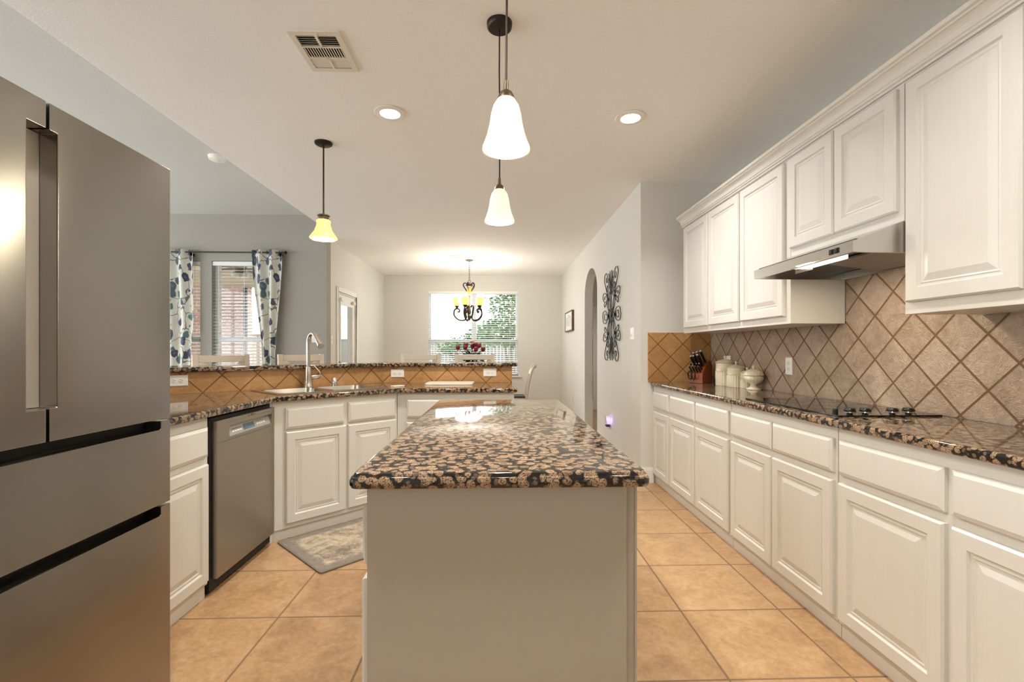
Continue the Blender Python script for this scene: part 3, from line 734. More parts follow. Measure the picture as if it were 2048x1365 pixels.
# ------------------------------------------------------------------ rug, cutting board
rg_c = E45(.475, -.325); 
rug = MB().prism(rounded(-.455, .455, -.306, .306, .02), 0, .008)
tag(rug.build('rug', M['rug'], bevel=.002, loc=(*rg_c, .0008), rot=PI/4), 'faded grey patterned rug on the tiles in front of the corner sink cabinet', 'rug')
tag(MB().prism(rounded(-.20, .20, -.14, .14, .03), 0, .014).build('cutting_board', M['board'], bevel=.004, loc=(-.41, 4.07, CT1+.0005)), 'white cutting board lying flat on the peninsula counter below the tile strip', 'cutting board')
tag(MB().prism(rounded(-.05, .05, -.03, .03, .01), 0, .008).build('soap_tray', M['board'], bevel=.002, loc=(-.80, 3.79, CT1+.0005), rot=PI/4), 'small white tray on the counter at the right end of the sink', 'tray')

# ------------------------------------------------------------------ cooktop
ck = thing('cooktop', 'black glass electric cooktop set in the right-hand counter under the hood', 'cooktop', (1.69, 2.36, CT1))
MB().prism(rounded(-.235, .235, -.375, .385, .008, 3), .0005, .0075).build('glass_top', M['glassblack'], ck, bevel=.002)
for x, y, r in ((-.11, .2, .09), (.11, .2, .075), (-.10, -.08, .075), (.12, -.06, .1)):
    MB().shell([(r, .0076), (r+.003, .0076), (r+.003, .0078), (r, .0078)], (x, y, 0), 40).build('burner_ring', M['darkgrey'], ck)
for i, x in enumerate((-.222, -.158, -.09, .032, .104)):
    k = MB().lathe([(0, .0076), (.012, .0076), (.011, .016), (.0, .016)], (x, -.345, 0), 16) if i else MB().lathe([(0, .0076), (.011, .0076), (.011, .03), (.008, .034), (0, .034)], (x, -.345, 0), 14)
    k = k.build('knob', M['black'], ck, smooth=30)
    if i:
        MB().lathe([(0, .0165), (.021, .0165), (.023, .020), (.023, .028), (.018, .035), (0, .036)], (x, -.345, 0), 20).build('cap', M['black'], k, smooth=40)
        MB().lathe([(.012, .0135), (.0235, .0150), (.0245, .0178), (.0235, .0196), (.012, .0200)], (x, -.345, 0), 20).build('trim_ring', M['chrome'], k, smooth=30)

# ------------------------------------------------------------------ range hood (local: x towards wall, y along)
hd_ = thing('range_hood', 'slim stainless under-cabinet range hood with its lamp on', 'range hood', (1.42, 2.215, 1.595))
HW = .365; HD = .52
def hp_(x, z): return (x, z)
prof_h = [(0, .002), (0, .048), (.012, .050), (.20, .124), (HD-.005, .124), (HD-.005, .0), (HD-.02, .0), (HD-.02, .11), (.20, .11), (.018, .04), (.018, .002)]
MB().prism([(u, v) for u, v in prof_h], -HW+.012, HW-.012, 'y').build('shell', M['steel'], hd_, smooth=20)
sp_ = [(0, .002), (0, .048), (.012, .050), (.20, .124), (HD-.005, .124), (HD-.005, .0), (.06, .0)]
for sgn in (-1, 1):
    MB().prism(sp_, sgn*HW-.0*sgn, sgn*(HW-.0118), 'y').build('side_panel', M['steel'], hd_)
MB().box(.019, .16, -HW+.013, HW-.013, .052, .058).build('lamp_tray', M['meter'], hd_)
MB().box(.07, .16, -.13, .15, .020, .0515).build('light_lens', M['hoodlens'], hd_, bevel=.004)
MB().prism([(.23, .038), (.235, .048), (HD-.03, .014), (HD-.03, .004)], -HW+.03, .10, 'y').build('filter', M['mesh'], hd_)
MB().prism([(.165, .055), (.17, .062), (HD-.03, .05), (HD-.03, .04)], .102, HW-.013, 'y').build('inner_panel', M['meter'], hd_)
MB().box(.161, .228, -HW+.013, HW-.013, .052, .058).build('back_plate', M['meter'], hd_)
lab = MB().box(.1652, .1658, .12, .26, .015, .05).build('label_sticker', M['plate'], hd_)
lm = MB()
for k in range(6): lm.box(.1645, .1651, .19+.009*k, .194+.009*k, .030, .042)
lm.box(.1645, .1651, .13, .15, .022, .042).box(.1645, .1651, .155, .18, .024, .026); lm.build('print', M['print'], lab)
for y in (-.275, -.243):
    sw = MB().box(-.003, .0, y-.012, y+.012, .014, .036).build('switch', M['black'], hd_)
    MB().box(-.006, -.0031, y-.006, y+.006, .018, .033).build('rocker', M['darkgrey'], sw)
lamp('hood_lamp', 'AREA', (.10, -.05, .008), 3.0, (1, .86, .66), .15, parent=hd_, size_y=.1)

# ------------------------------------------------------------------ things on the right counter
KR = math.radians(-56)
kb = thing('knife_block', 'dark reddish wooden knife block in the corner of the right-hand counter', 'knife block', (1.79, 4.115, CT1+.0005), KR)
# local: front -y ; side profile in y-z
kp = [(-.075, 0), (.075, 0), (.075, .155), (.045, .20), (-.005, .175), (-.075, .085)]
MB().prism(kp, -.062, .062, 'x').build('body', M['block'], kb, bevel=.004)
MB().box(-.05, -.04, -.07, -.06, -.0, .0).build('foot', M['black'], kb) if False else None
Rk = Matrix.Rotation(KR, 3, 'Z'); K0 = Vector((1.79, 4.115, CT1+.0005))
ndir = Vector((0, -.62, .785)).normalized()
def knife(label, x, y, z, L, r, group):
    t = thing('kitchen_knife' if r > .008 else 'steak_knife', label, 'knife', tuple(K0+Rk @ Vector((x, y, z))), KR, group)
    d = ndir
    MB().tube([d*(-.012), d*.004], r*.5, 6).build('blade', M['chrome'], t)
    q = Vector((0, 0, 0))+d*.0045
    MB().tube([q, q+d*L*.25, q+d*L*.7, q+d*L], [r*.85, r, r*.9, r*1.05], 10).build('handle', M['black'], t, smooth=50)
    MB().tube([q+d*(L+.0004), q+d*(L+.008)], [r*.9, r*.75], 10).build('end_cap', M['chrome'], t, smooth=50)
def face_pt(s): # along the slanted face from low front to high back
    a = Vector((0, -.075, .085)); b = Vector((0, -.005, .175)); p = a.lerp(b, s); return p
for row, s_ in enumerate((.12, .38)):
    for i in range(4):
        p = face_pt(s_); knife('small black steel-capped knife handle in the lower rows of the wooden block', -.045+.028*i, p.y, p.z, .062, .0072, 'steak knives in the block')
for i, (x, s_) in enumerate(((-.042, .72), (-.012, .68), (.03, .70), (-.038, .97), (.002, .98), (.04, 1.0))):
    p = face_pt(s_); knife('large black steel-capped knife handle in the upper rows of the wooden block', x, p.y+(.012 if s_ > .9 else 0), p.z+(.006 if s_ > .9 else 0), .10+.01*(i % 3), .0125, 'large knives in the block')
sc = thing('scissors', 'black-handled kitchen scissors hanging at the front left of the knife block', 'scissors', tuple(K0+Rk @ Vector((-.03, -.078, .07))), KR)
for sx_ in (-.014, .02):
    MB().tube([(sx_+.018*math.cos(a), -.022-.012*math.sin(a)*.4, .0+.035*math.sin(a)) for a in [2*PI*k/14 for k in range(14)]], .005, 8, True).build('handle_loop', M['black'], sc, smooth=60)
MB().tube([(0, -.012, -.032), (.004, -.005, -.055)], [.005, .004], 8).build('pivot', M['chrome'], sc)

def canister(label, loc, r, h, kn=.011):
    t = thing('canister', label, 'canister', loc, 0, 'cream ceramic canisters')
    MB().lathe([(0, 0), (r*.97, 0), (r, .004), (r, h*.60)], (0,0,0), 96, flute=24, famp=.032).build('fluted_base', M['ceramic'], t, smooth=50)
    MB().lathe([(r*.9, h*.6003), (r*1.02, h*.602), (r*1.035, h*.62), (r*1.0, h*.64), (r*1.0, h*.985), (r*.9, h)], (0,0,0), 40).build('body', M['ceramic'], t, smooth=35)
    sc_ = MB().tube([(r*1.01*math.cos(a), r*1.01*math.sin(a), h*.66+h*.02*math.cos(6*a)) for a in [2*PI*k/72 for k in range(72)]], .0028, 6, True).build('garland', M['ceramic'], t, smooth=60)
    ld_ = MB().lathe([(r*.9, h*1.002), (r*1.06, h*1.002), (r*1.07, h*1.02), (r*.95, h*1.06), (r*.6, h*1.12), (r*.2, h*1.155), (0, h*1.16)], (0,0,0), 40).build('lid', M['ceramic'], t, smooth=35)
    MB().lathe([(0, h*1.155), (kn*.6, h*1.155), (kn*.5, h*1.155+kn*.6), (kn, h*1.155+kn*1.3), (kn*.8, h*1.155+kn*2.2), (0, h*1.155+kn*2.5)], (0,0,0), 16).build('knob', M['ceramic'], ld_, smooth=60)
zc = CT1+.0005
canister('tallest fluted cream canister, beside the knife block', (1.860, 3.82, zc), .071, .186, .012)
canister('middle-sized fluted cream canister, second from the knife block', (1.868, 3.655, zc), .065, .153, .011)
canister('smallest fluted cream canister, squeezed behind the footed jar', (1.890, 3.532, zc), .045, .117, .010)
jr = thing('footed_jar', 'cream footed lidded jar with swirled ribs at the near end of the canister row', 'jar', (1.865, 3.397, zc)); jr.scale = (1.13, 1.13, 1.13)
MB().lathe([(0, 0), (.042, 0), (.044, .006), (.026, .016), (.017, .028), (.022, .038), (.048, .052), (.058, .072), (.056, .088), (.050, .093)], (0,0,0), 72, flute=18, famp=.02).build('bowl', M['ceramic'], jr, smooth=50)
jl = MB().lathe([(.048, .0935), (.0595, .0935), (.060, .100), (.052, .116), (.032, .130), (.014, .136), (0, .137)], (0,0,0), 72, flute=18, famp=.015).build('lid', M['ceramic'], jr, smooth=50)
MB().lathe([(0, .1365), (.008, .1365), (.006, .141), (.010, .147), (.006, .156), (0, .160)], (0,0,0), 16).build('knob', M['ceramic'], jl, smooth=60)

# ------------------------------------------------------------------ iron wall art (local: x along wall, z up, -y out)
wa = thing('iron_wall_art', 'black wrought iron scrollwork panel hanging on the right wall near the arch', 'wall art', (1.2995, 5.32, 1.60), -PI/2)
q = MB()
curves = [
 [(.10,.10), (.16,.22), (.27,.36), (.33,.44), (.30,.50), (.22,.51), (.17,.46), (.19,.40), (.24,.42), (.23,.46)],
 [(0,.02), (.03,.14), (.03,.27), (.09,.34), (.12,.40), (.09,.44), (.06,.40)],
 [(.0,.02), (.10,.10), (.12,.2), (.05,.28), (.0,.34)],
 [(.02,.26), (.05,.36), (.10,.49)], [(.0,.24), (.02,.38), (.045,.51)], [(.07,.02), (.17,.12), (.19,.2), (.14,.28), (.16,.36), (.21,.33), (.18,.29)],
 [(.15,.0), (.22,.05), (.30,.075), (.40,.06), (.43,.0)], [(.15,.0), (.24,.03), (.33,.035), (.35,.0)],
 [(.05,.0), (.1,.05), (.15,.0)], [(.16,.2), (.25,.27), (.36,.29), (.41,.25), (.36,.19), (.26,.18), (.16,.2)],
 [(.17,.19), (.25,.15), (.32,.12), (.34,.16), (.28,.18)], [(.16,.2), (.22,.235), (.31,.245), (.33,.21)], [(0,.0), (.04,.05), (.0,.11)], [(.08,.02), (.10,.12), (.13,.19)]]
for cu in curves:
    cc = catmull([(x, -.016, z) for x, z in cu], 5)
    for sx_ in (-1, 1):
        for sz in (-1, 1): q.tube([(p.x*sx_*.98, p.y-(.004 if sz > 0 else 0), p.z*sz*1.0) for p in cc], .0048, 6)
q.build('scrollwork', M['iron'], wa, smooth=60)
for x, z in ((0,0), (.15,0), (-.15,0), (.16,.2), (-.16,.2), (.16,-.2), (-.16,-.2)):
    MB().box(x-.018, x+.018, -.028, -.006, z-.018, z+.018).build('collar', M['iron'], wa)
for x, z in ((.16,.2), (-.16,-.2)): MB().box(x-.006, x+.006, -.0062, -.0003, z-.006, z+.006).build('stand_off', M['iron'], wa)

# framed picture
pf = thing('framed_picture', 'small brown framed sketch on the right wall beyond the arch', 'picture', (1.2995, 8.445, 1.725), -PI/2)
wall_boxes(MB(), 'x', -.415, .415, -.042, -.001, -.178, .178, [(-.395, .395, -.158, .158)]).build('frame', M['frame'], pf)
MB().box(-.395, .395, -.034, -.03, -.158, .158).build('print_sheet', M['paper'], pf)
sk_ = MB()
for k in range(5):
    a = -.25+.12*k; sk_.tube([(a+.05*math.cos(t*.7+k)*t/6, -.0352, -.09+.03*t+.008*math.sin(3*t+k)) for t in range(7)], .003, 4)
sk_.box(-.06, .06, -.0352, -.0342, .105, .115); sk_.build('sketch', M['sketch'], pf)

# ------------------------------------------------------------------ ceiling fixtures
def pendant(label, loc, zb, amber=False):
    t = thing('pendant_light', label, 'pendant light', loc)
    H_ = CZ-zb
    t.location = (loc[0], loc[1], zb)
    if not amber:
        MB().lathe([(0, H_-.028), (.052, H_-.028), (.058, H_-.022), (.060, H_-.004), (.060, H_-.0005), (0, H_-.0005)], (0,0,0), 32).build('canopy', M['bronze'], t, smooth=40)
        MB().tube([(0,0,.20), (.002,0,.45), (-.001,0,.7), (0,0,H_-.03)], .0033, 8).build('cord', M['bronze'], t)
        MB().lathe([(0, .150), (.026, .150), (.024, .158), (.018, .170), (.0075, .178), (.006, .205), (0, .206)], (0,0,0), 20).build('cap', M['bronzew'], t, smooth=40)
        o_ = [(.0705, 0), (.0695, .008), (.064, .022), (.056, .045), (.049, .075), (.0445, .105), (.038, .130), (.026, .149)]
        sh = MB().shell(o_+[(r-.004, z) for r, z in reversed(o_)], (0,0,0), 40).build('shade', M['shade'], t, smooth=60)
        MB().sphere((0,0,.075), .024, 12, 1.3).build('bulb', M['bulb'], t, smooth=60)
        lamp('pendant_lamp', 'POINT', (0, 0, .01), 7, (1, .88, .68), .03, parent=t)
    else:
        MB().lathe([(0, H_-.02), (.05, H_-.02), (.062, H_-.012), (.064, H_-.0005), (0, H_-.0005)], (0,0,0), 32).build('canopy', M['bronze'], t, smooth=40)
        MB().tube([(0,0,.19), (0,0,H_-.02)], .006, 10).build('rod', M['bronze'], t)
        MB().lathe([(0, .142), (.044, .142), (.046, .150), (.036, .154), (.036, .166), (.044, .170), (.044, .178), (.012, .186), (.008, .192), (0, .192)], (0,0,0), 8, a0=PI/8).build('cap', M['bronzew'], t)
        o_ = [(.096, 0), (.099, .012), (.082, .036), (.064, .062), (.053, .092), (.047, .118), (.052, .130), (.048, .141)]
        MB().shell(o_+[(r-.004, z) for r, z in reversed(o_)], (0,0,0), 8, PI/8).build('shade', M['amber'], t, smooth=50)
        MB().sphere((0,0,.06), .024, 12, 1.3).build('bulb', M['bulb'], t, smooth=60)
        lamp('pendant_lamp', 'POINT', (0, 0, .005), 5, (1, .8, .5), .03, parent=t)
    return t
pendant('frosted bell pendant light hanging nearest the camera over the island', (.024, 1.40, 0), 1.795)
pendant('frosted bell pendant light hanging over the far half of the island', (.007, 2.22, 0), 1.805)
pendant('amber glass pendant light on a rod above the corner sink', (-1.29, 3.535, 0), 2.025, True)

def can_light(label, x, y, e=13):
    t = thing('recessed_light', label, 'recessed light', (x, y, CZ))
    MB().shell([(.062, -.001), (.098, -.001), (.100, -.004), (.096, -.007), (.064, -.010)], (0,0,0), 36).build('trim_ring', M['plate'], t, smooth=30)
    MB().lathe([(0, -.005), (.0615, -.005), (.0615, -.001), (0, -.001)], (0,0,0), 32).build('lens', M['canlens'], t)
    lamp('can_lamp', 'AREA', (0, 0, -.012), e, (1, .965, .92), .06, parent=t, spread=2.3)
can_light('lit recessed ceiling light left of the hanging pendants', -.697, 3.075)
can_light('lit recessed ceiling light right of the hanging pendants', .873, 3.09)
can_light('lit recessed ceiling light overhead near the camera, on the refrigerator side', -.697, .93)
can_light('lit recessed ceiling light overhead near the camera, on the tall wall cabinet side', .873, .93)

def vent(label, loc, w_, d_):
    t = thing('ceiling_vent', label, 'vent', loc)
    wall_boxes_ = [(-w_/2+.028, w_/2-.028, -d_/2+.03, d_/2-.03)]
    f = MB(); a, b = w_/2, d_/2; i, j = a-.028, b-.03
    for q_ in ((-a, a, -b, -j), (-a, a, j, b), (-a, -i, -j, j), (i, a, -j, j)): f.box(q_[0], q_[1], q_[2], q_[3], -.010, -.0005)
    f.box(-i, i, -j/3-.004, -j/3+.004, -.010, -.002); f.box(-i, i, j/3-.004, j/3+.004, -.010, -.002)
    f.box(-.006, .006, -j, -j/3, -.010, -.002); f.box(-.006, .006, j/3, j, -.010, -.002)
    f.build('frame', M['vent'], t)
    MB().box(-i, i, -j, j, -.0015, -.0005).build('backing', M['matteblack'], t)
    s_ = MB()
    for k in range(15): x = -i+2*i*(k+.5)/15; s_.bar((x, -j/3+.004, -.006), (x, j/3-.004, -.006), .0075, .0015, (.55, 0, .8))
    for k in range(5):
        for sg in (-1, 1):
            y = sg*(j/3+.006+(2*j/3-.01)*(k+.5)/5)
            for x0, x1 in ((-i, -.006), (.006, i)): s_.bar((x0, y, -.006), (x1, y, -.006), .009, .0013, (0, .54*sg, .84))
    s_.build('louvres', M['vent'], t)
    MB().box(.012, .016, -b+.010, -b+.024, -.028, -.0105).build('lever', M['vent'], t)
    return t
can_light('added recessed ceiling light, out of view, brightening the hall beyond the arch', 2.2, 7.9, 9)  # unseen lamp put in to lift the dark hall
vent('white multi-direction air vent on the kitchen ceiling', (-.888, 2.455, CZ), .25, .325)
vent('small white air vent on the dining ceiling beside the chandelier', (-.66, 7.75, CZ), .26, .2)
sd = thing('smoke_detector', 'white round smoke detector on the living room ceiling, half hidden by the kitchen ceiling edge', 'smoke detector', (-2.64, 4.53, 3.0295))
MB().lathe([(0, -.045), (.045, -.045), (.072, -.032), (.078, -.01), (.078, 0), (0, 0)], (0,0,0), 32).build('housing', M['plate'], sd, smooth=40)
MB().lathe([(0, -.0465), (.012, -.0465), (.012, -.0455), (0, -.0455)], (.02,0,0), 12).build('button', M['vent'], sd)

# chandelier
ch = thing('chandelier', 'wrought iron chandelier with amber glass cups over the dining table', 'chandelier', (-.485, 8.03, 1.70))
HC = CZ-1.70
MB().lathe([(0, HC-.03), (.02, HC-.03), (.065, HC-.012), (.07, HC-.0005), (0, HC-.0005)], (0,0,0), 28).build('canopy', M['bronzew'], ch, smooth=40)
cn = MB()
nz = 10
for k in range(nz):
    z = .69+(HC-.03-.69)*(k+.5)/nz; hh = (HC-.03-.69)/nz*.62
    cn.tube([((.010*math.cos(a) if k % 2 else 0), (0 if k % 2 else .010*math.cos(a)), z+hh*math.sin(a)) for a in [2*PI*i/10 for i in range(10)]], .0028, 6, True)
cn.build('chain', M['bronze'], ch)
MB().tube([(.022*math.cos(a), 0, .675+.022*math.sin(a)) for a in [2*PI*i/14 for i in range(14)]], .004, 6, True).build('hanging_ring', M['bronze'], ch)
MB().lathe([(0, .0), (.01, .02), (.03, .05), (.035, .08), (.018, .11), (.03, .15), (.025, .2), (.014, .26), (.012, .40), (.02, .43), (.012, .44)], (0,0,0), 16).build('column', M['bronzew'], ch, smooth=40)
MB().lathe([(.0, .44), (.02, .445), (.042, .49), (.043, .52), (.03, .555), (.018, .57), (0, .572)], (0,0,0), 20).build('amber_globe', M['amber2'], ch, smooth=50)
MB().lathe([(0, .573), (.03, .574), (.04, .59), (.022, .60), (.03, .63), (.012, .655), (0, .656)], (0,0,0), 16).build('top_cap', M['bronzew'], ch, smooth=40)
for k in range(5):
    a = math.radians(18+72*k+20); ca, sa = math.cos(a), math.sin(a)
    P_ = lambda r, z: (r*ca, r*sa, z)
    arm = MB().tube(catmull([P_(.03, .24), P_(.06, .27), P_(.085, .24), P_(.07, .15), P_(.05, .06), P_(.10, .015), P_(.19, .03), P_(.255, .10), P_(.25, .19), P_(.20, .215), P_(.165, .19), P_(.175, .155), P_(.20, .165)], 5), .013, 8)
    arm2 = MB().tube(catmull([P_(.012, .45), P_(.035, .50), P_(.10, .60), P_(.085, .645), P_(.05, .64), P_(.045, .61), P_(.065, .605)], 5), .0105, 8)
    arm2.build('upper_scroll', M['bronze'], ch, smooth=60)
    arm = arm.build('arm', M['bronze'], ch, smooth=60)
    MB().lathe([(0, .218), (.012, .218), (.022, .235), (.036, .25), (.04, .258), (0, .258)], P_(.21, 0), 16).build('cup', M['bronze'], arm, smooth=40)
    o_ = [(.030, .2585), (.050, .275), (.058, .305), (.062, .345), (.066, .385)]
    MB().shell(o_+[(r-.004, z+.003) for r, z in reversed(o_)], P_(.21, 0), 20).build('shade', M['amber'], arm, smooth=50)
    MB().sphere(P_(.21, .31), .02, 10, 1.3).build('bulb', M['bulb'], arm, smooth=60)
lamp('chandelier_lamp', 'POINT', (0, 0, .40), 58, (1, .94, .86), .25, parent=ch)

# ------------------------------------------------------------------ blinds (slats) and curtains
def blind(label, x0, x1, y, z0, z1, group=None):
    t = thing('window_blind', label, 'blind', ((x0+x1)/2, y, z1), 0, group)
    a = (x1-x0)/2-.006; H_ = z1-z0
    MB().box(-a-.004, a+.004, -.03, .03, -.055, -.001).build('headrail', M['blind'], t, bevel=.003)
    sl_ = MB(); n_s = int((H_-.09)/.0435)
    for k in range(n_s):
        z = -.075-.0435*k
        sl_.add([(-a, -.024, z-.004), (a, -.024, z-.004), (a, .024, z+.004), (-a, .024, z+.004), (-a, -.024, z-.0012), (a, -.024, z-.0012), (a, .024, z+.0068), (-a, .024, z+.0068)], [(3,2,1,0),(4,5,6,7),(0,1,5,4),(1,2,6,5),(2,3,7,6),(3,0,4,7)])
    sl_.build('slats', M['blind'], t)
    zb_ = -.075-.0435*n_s
    MB().box(-a, a, -.025, .025, zb_-.012, zb_+.006).build('bottom_rail', M['blind'], t)
    for x in (-a*.82, 0, a*.82):
        MB().box(x-.002, x+.002, -.027, -.0255, zb_, -.055).build('ladder_cord', M['blind'], t)
    MB().tube([(a*.30, -.034, -.055), (a*.30, -.036, -.85)], .004, 6).build('wand', M['glass'], t)
    return t
blind('wide white blind with open slats on the dining window behind the chandelier', BWX0, BWX1, 9.672, BWZ0+.005, BWZ1)
blind('white blind on the living room window at the left, mostly behind the left curtain', *LW[0][:2], 6.482, .63, 2.40)
blind('white blind on the living room window between the two curtains', *LW[1][:2], 6.482, .63, 2.40)

rod = thing('curtain_rod', 'dark curtain rod across the top of the living room windows', 'curtain rod', (-3.7, 6.36, 2.505))
MB().tube([(-1.15, 0, 0), (.86, 0, 0)], .0095, 10).build('rod', M['darkgrey'], rod)
for x in (-1.17, .88): MB().sphere((x, 0, 0), .022, 12).build('finial', M['bronze'], rod, smooth=60)
for x in (-.365, .80): MB().box(x-.012, x+.012, -.012, .079, -.045, -.0105).build('bracket', M['bronze'], rod)
def curtain(label, x0, x1, folds, xb0, xb1, bulge=0):
    t = thing('curtain', label, 'curtain', ((x0+x1)/2, 6.36, .05), 0, 'floral curtains')
    zt = 2.54-.05; cx = (x0+x1)/2
    def fn(u, v):
        z = v*zt; s_ = min(1, max(0, 1-v)/.62); s_ = s_*s_*(3-2*s_)
        a = x0+(xb0-x0)*s_-bulge*math.sin(PI*v)*.0; b = x1+(xb1-x1)*s_+bulge*math.exp(-((v-.62)/.16)**2)
        x = a+(b-a)*u
        return (x-cx, .032*math.sin(2*PI*folds*u+.4)*(1-.25*s_)+.006*math.sin(5*v+9*u), z)
    MB().grid(fn, 70, 40).build('cloth', M['curtain'], t, smooth=70, thick=.002)
    for k in range(int(folds*2)):
        u = (k+.5)/(folds*2); x = x0+(x1-x0)*u-cx
        MB().tube([(x+.004, .023*math.cos(a), 2.505-.05+.023*math.sin(a)) for a in [2*PI*i/14 for i in range(14)]], .004, 6, True).build('grommet', M['bronze'], t)
curtain('floral white and navy curtain hanging at the left, next to the refrigerator edge', -4.46, -4.025, 2.5, -4.38, -4.06, .035)
curtain('floral white and navy curtain right of the living room window, tapering to the bottom', -3.265, -2.86, 2.5, -3.13, -2.95)

# ------------------------------------------------------------------ seating, table, flowers
def stool(label, loc, rz):
    t = thing('bar_stool', label, 'bar stool', loc, rz, 'cream bar stools behind the bar')
    m = M['chairw']; w_, hb = .205, 1.168
    for sx_ in (-1, 1):
        MB().bar((sx_*(w_-.02), -.17, .72), (sx_*(w_-.005), -.19, 0), .036, .036).build('leg', m, t)
        MB().bar((sx_*(w_-.018), .185, .72), (sx_*(w_-.018), .215, 0), .036, .036).build('leg', m, t)
        MB().bar((sx_*(w_-.018), .185, .72), (sx_*(w_-.018), .215, hb), .040, .028, (0,1,0)).build('stile', m, t)
    MB().box(-w_, w_, -.20, .168, .721, .752).build('seat', m, t, bevel=.008)
    MB().box(-w_+.04, w_-.04, .192, .218, hb-.062, hb-.006).build('top_rail', m, t, bevel=.006)
    MB().box(-w_+.04, w_-.04, .185, .205, .84, .875).build('lower_rail', m, t)
    for sx_ in (-1, 1): MB().bar((-sx_*(w_-.042), .196+.004*sx_, .87), (sx_*(w_-.042), .205+.004*sx_, hb-.06), .034, .007, (0,1,0)).build('cross_bar', m, t)
    fr_ = MB().bar((-w_+.02, -.18, .28), (w_-.02, -.18, .28), .03, .022); fr_.bar((-w_+.02, .205, .28), (w_-.02, .205, .28), .03, .022)
    fr_.build('foot_rail', m, t)
    return t
def s45(tx, k=6.20):
    y = k/(1-tx); x = tx*y; return (x+.2/s2, y-.2/s2, 0)
stool('cream cross-back bar stool furthest left, in front of the living room window', s45(-.5735), PI/4)
stool('cream cross-back bar stool directly behind the faucet', s45(-.4095), PI/4)
stool('cream cross-back bar stool left of the red roses', (-.797, 4.70, 0), 0)
stool('cream cross-back bar stool in front of the red roses', (-.240, 4.70, 0), 0)

dc = thing('dining_chair', 'white dining chair seen from the side past the end of the bar, dark seat cushion', 'chair', (.26, 7.70, 0), -PI/2)
m = M['chairw']
for sx_ in (-1, 1):
    MB().bar((sx_*.19, -.19, .43), (sx_*.19, -.20, 0), .036, .036).build('leg', m, dc)
    MB().tube(catmull([(sx_*.19, .27, 0), (sx_*.19, .21, .25), (sx_*.19, .20, .45), (sx_*.19, .225, .65), (sx_*.19, .275, .86), (sx_*.19, .32, .955), (sx_*.19, .345, .965)], 5), .019, 10).build('stile', m, dc, smooth=60)
MB().box(-.21, .21, -.215, .178, .43, .446).build('seat', m, dc, bevel=.004)
MB().box(-.2, .2, -.21, .172, .4465, .475).build('cushion', M['cushion'], dc, bevel=.01)
MB().grid(lambda u, v: (-.172+.344*u, .258+.075*v*v+.02*v, .82+.13*v), 6, 6).build('top_rail', m, dc, thick=.022)
for s_ in (-1, 1): MB().bar((-s_*.17, .208+.004*s_, .52), (s_*.17, .258+.004*s_, .82), .035, .007, (0,1,0)).build('cross_bar', m, dc)

tb = thing('dining_table', 'white dining table behind the bar, carrying the vase of roses', 'table', (-.48, 7.95, 0))
MB().prism(rounded(-.52, .52, -.75, .75, .05), .715, .75).build('tabletop', M['chairw'], tb, bevel=.006)
MB().box(-.44, .44, -.66, .66, .63, .7145).build('apron', M['chairw'], tb)
for x in (-.42, .42):
    for y in (-.64, .64): MB().bar((x, y, .629), (x, y, 0), .06, .06).build('leg', M['chairw'], tb)

fv = thing('rose_bouquet', 'dark green vase of red roses on the dining table in front of the window', 'flowers', (-.44, 7.9, .7505))
MB().lathe([(0, 0), (.06, 0), (.085, .05), (.10, .12), (.085, .19), (.06, .23), (.068, .25), (.055, .25), (.05, .2)], (0,0,0), 24).build('vase', M['vase'], fv, smooth=50)
rs = [(-.665, 1.245), (-.535, 1.288), (-.545, 1.245), (-.425, 1.27), (-.375, 1.295), (-.312, 1.28), (-.363, 1.222), (-.25, 1.218)]
random.seed(3)
fo = MB(); st = MB()
for i, (x, z) in enumerate(rs+[(-.43, 1.34)]):
    c = Vector((x+.44, random.uniform(-.08, .06), z-.7505))
    st.tube(catmull([(0, 0, .2), (c.x*.5, c.y*.5, .2+(c.z-.2)*.6), c], 4), .004, 6)
    if i < 8:
        r = MB().sphere(c, .036, 10, 1.1)
        for k in range(7):
            a = k*2.4; q_ = c+Vector((.016*math.cos(a), .016*math.sin(a), .01+.003*k)); r.sphere(q_, .024, 8, .9)
        r.build('rose', M['rose'], fv, smooth=50)
    else:
        r = MB()
        for k in range(9): r.sphere(c+Vector((random.uniform(-.04,.04), random.uniform(-.03,.03), random.uniform(-.025,.025))), .015, 8)
        r.build('small_blossom', M['pink'], fv, smooth=50)
def leaf(mb, c, d, n, L, W_):
    d = d.normalized(); s_ = d.cross(n).normalized()
    mb.add([c, c+d*L*.5+s_*W_, c+d*L, c+d*L*.5-s_*W_], [(0,1,2,3)])
for k in range(240):
    a = random.uniform(0, 2*PI); r = random.uniform(.02, .19); z = random.uniform(.22, .47-.5*r)
    d = Vector((math.cos(a), math.sin(a), random.uniform(-.4, .7)))
    leaf(fo, Vector((r*math.cos(a), r*math.sin(a)*.7, z)), d, Vector((random.uniform(-1,1), random.uniform(-1,1), 1)), random.uniform(.05, .09), random.uniform(.014, .024))
fo.build('foliage', M['leafdark'], fv); st.build('stem', M['leafdark'], fv)

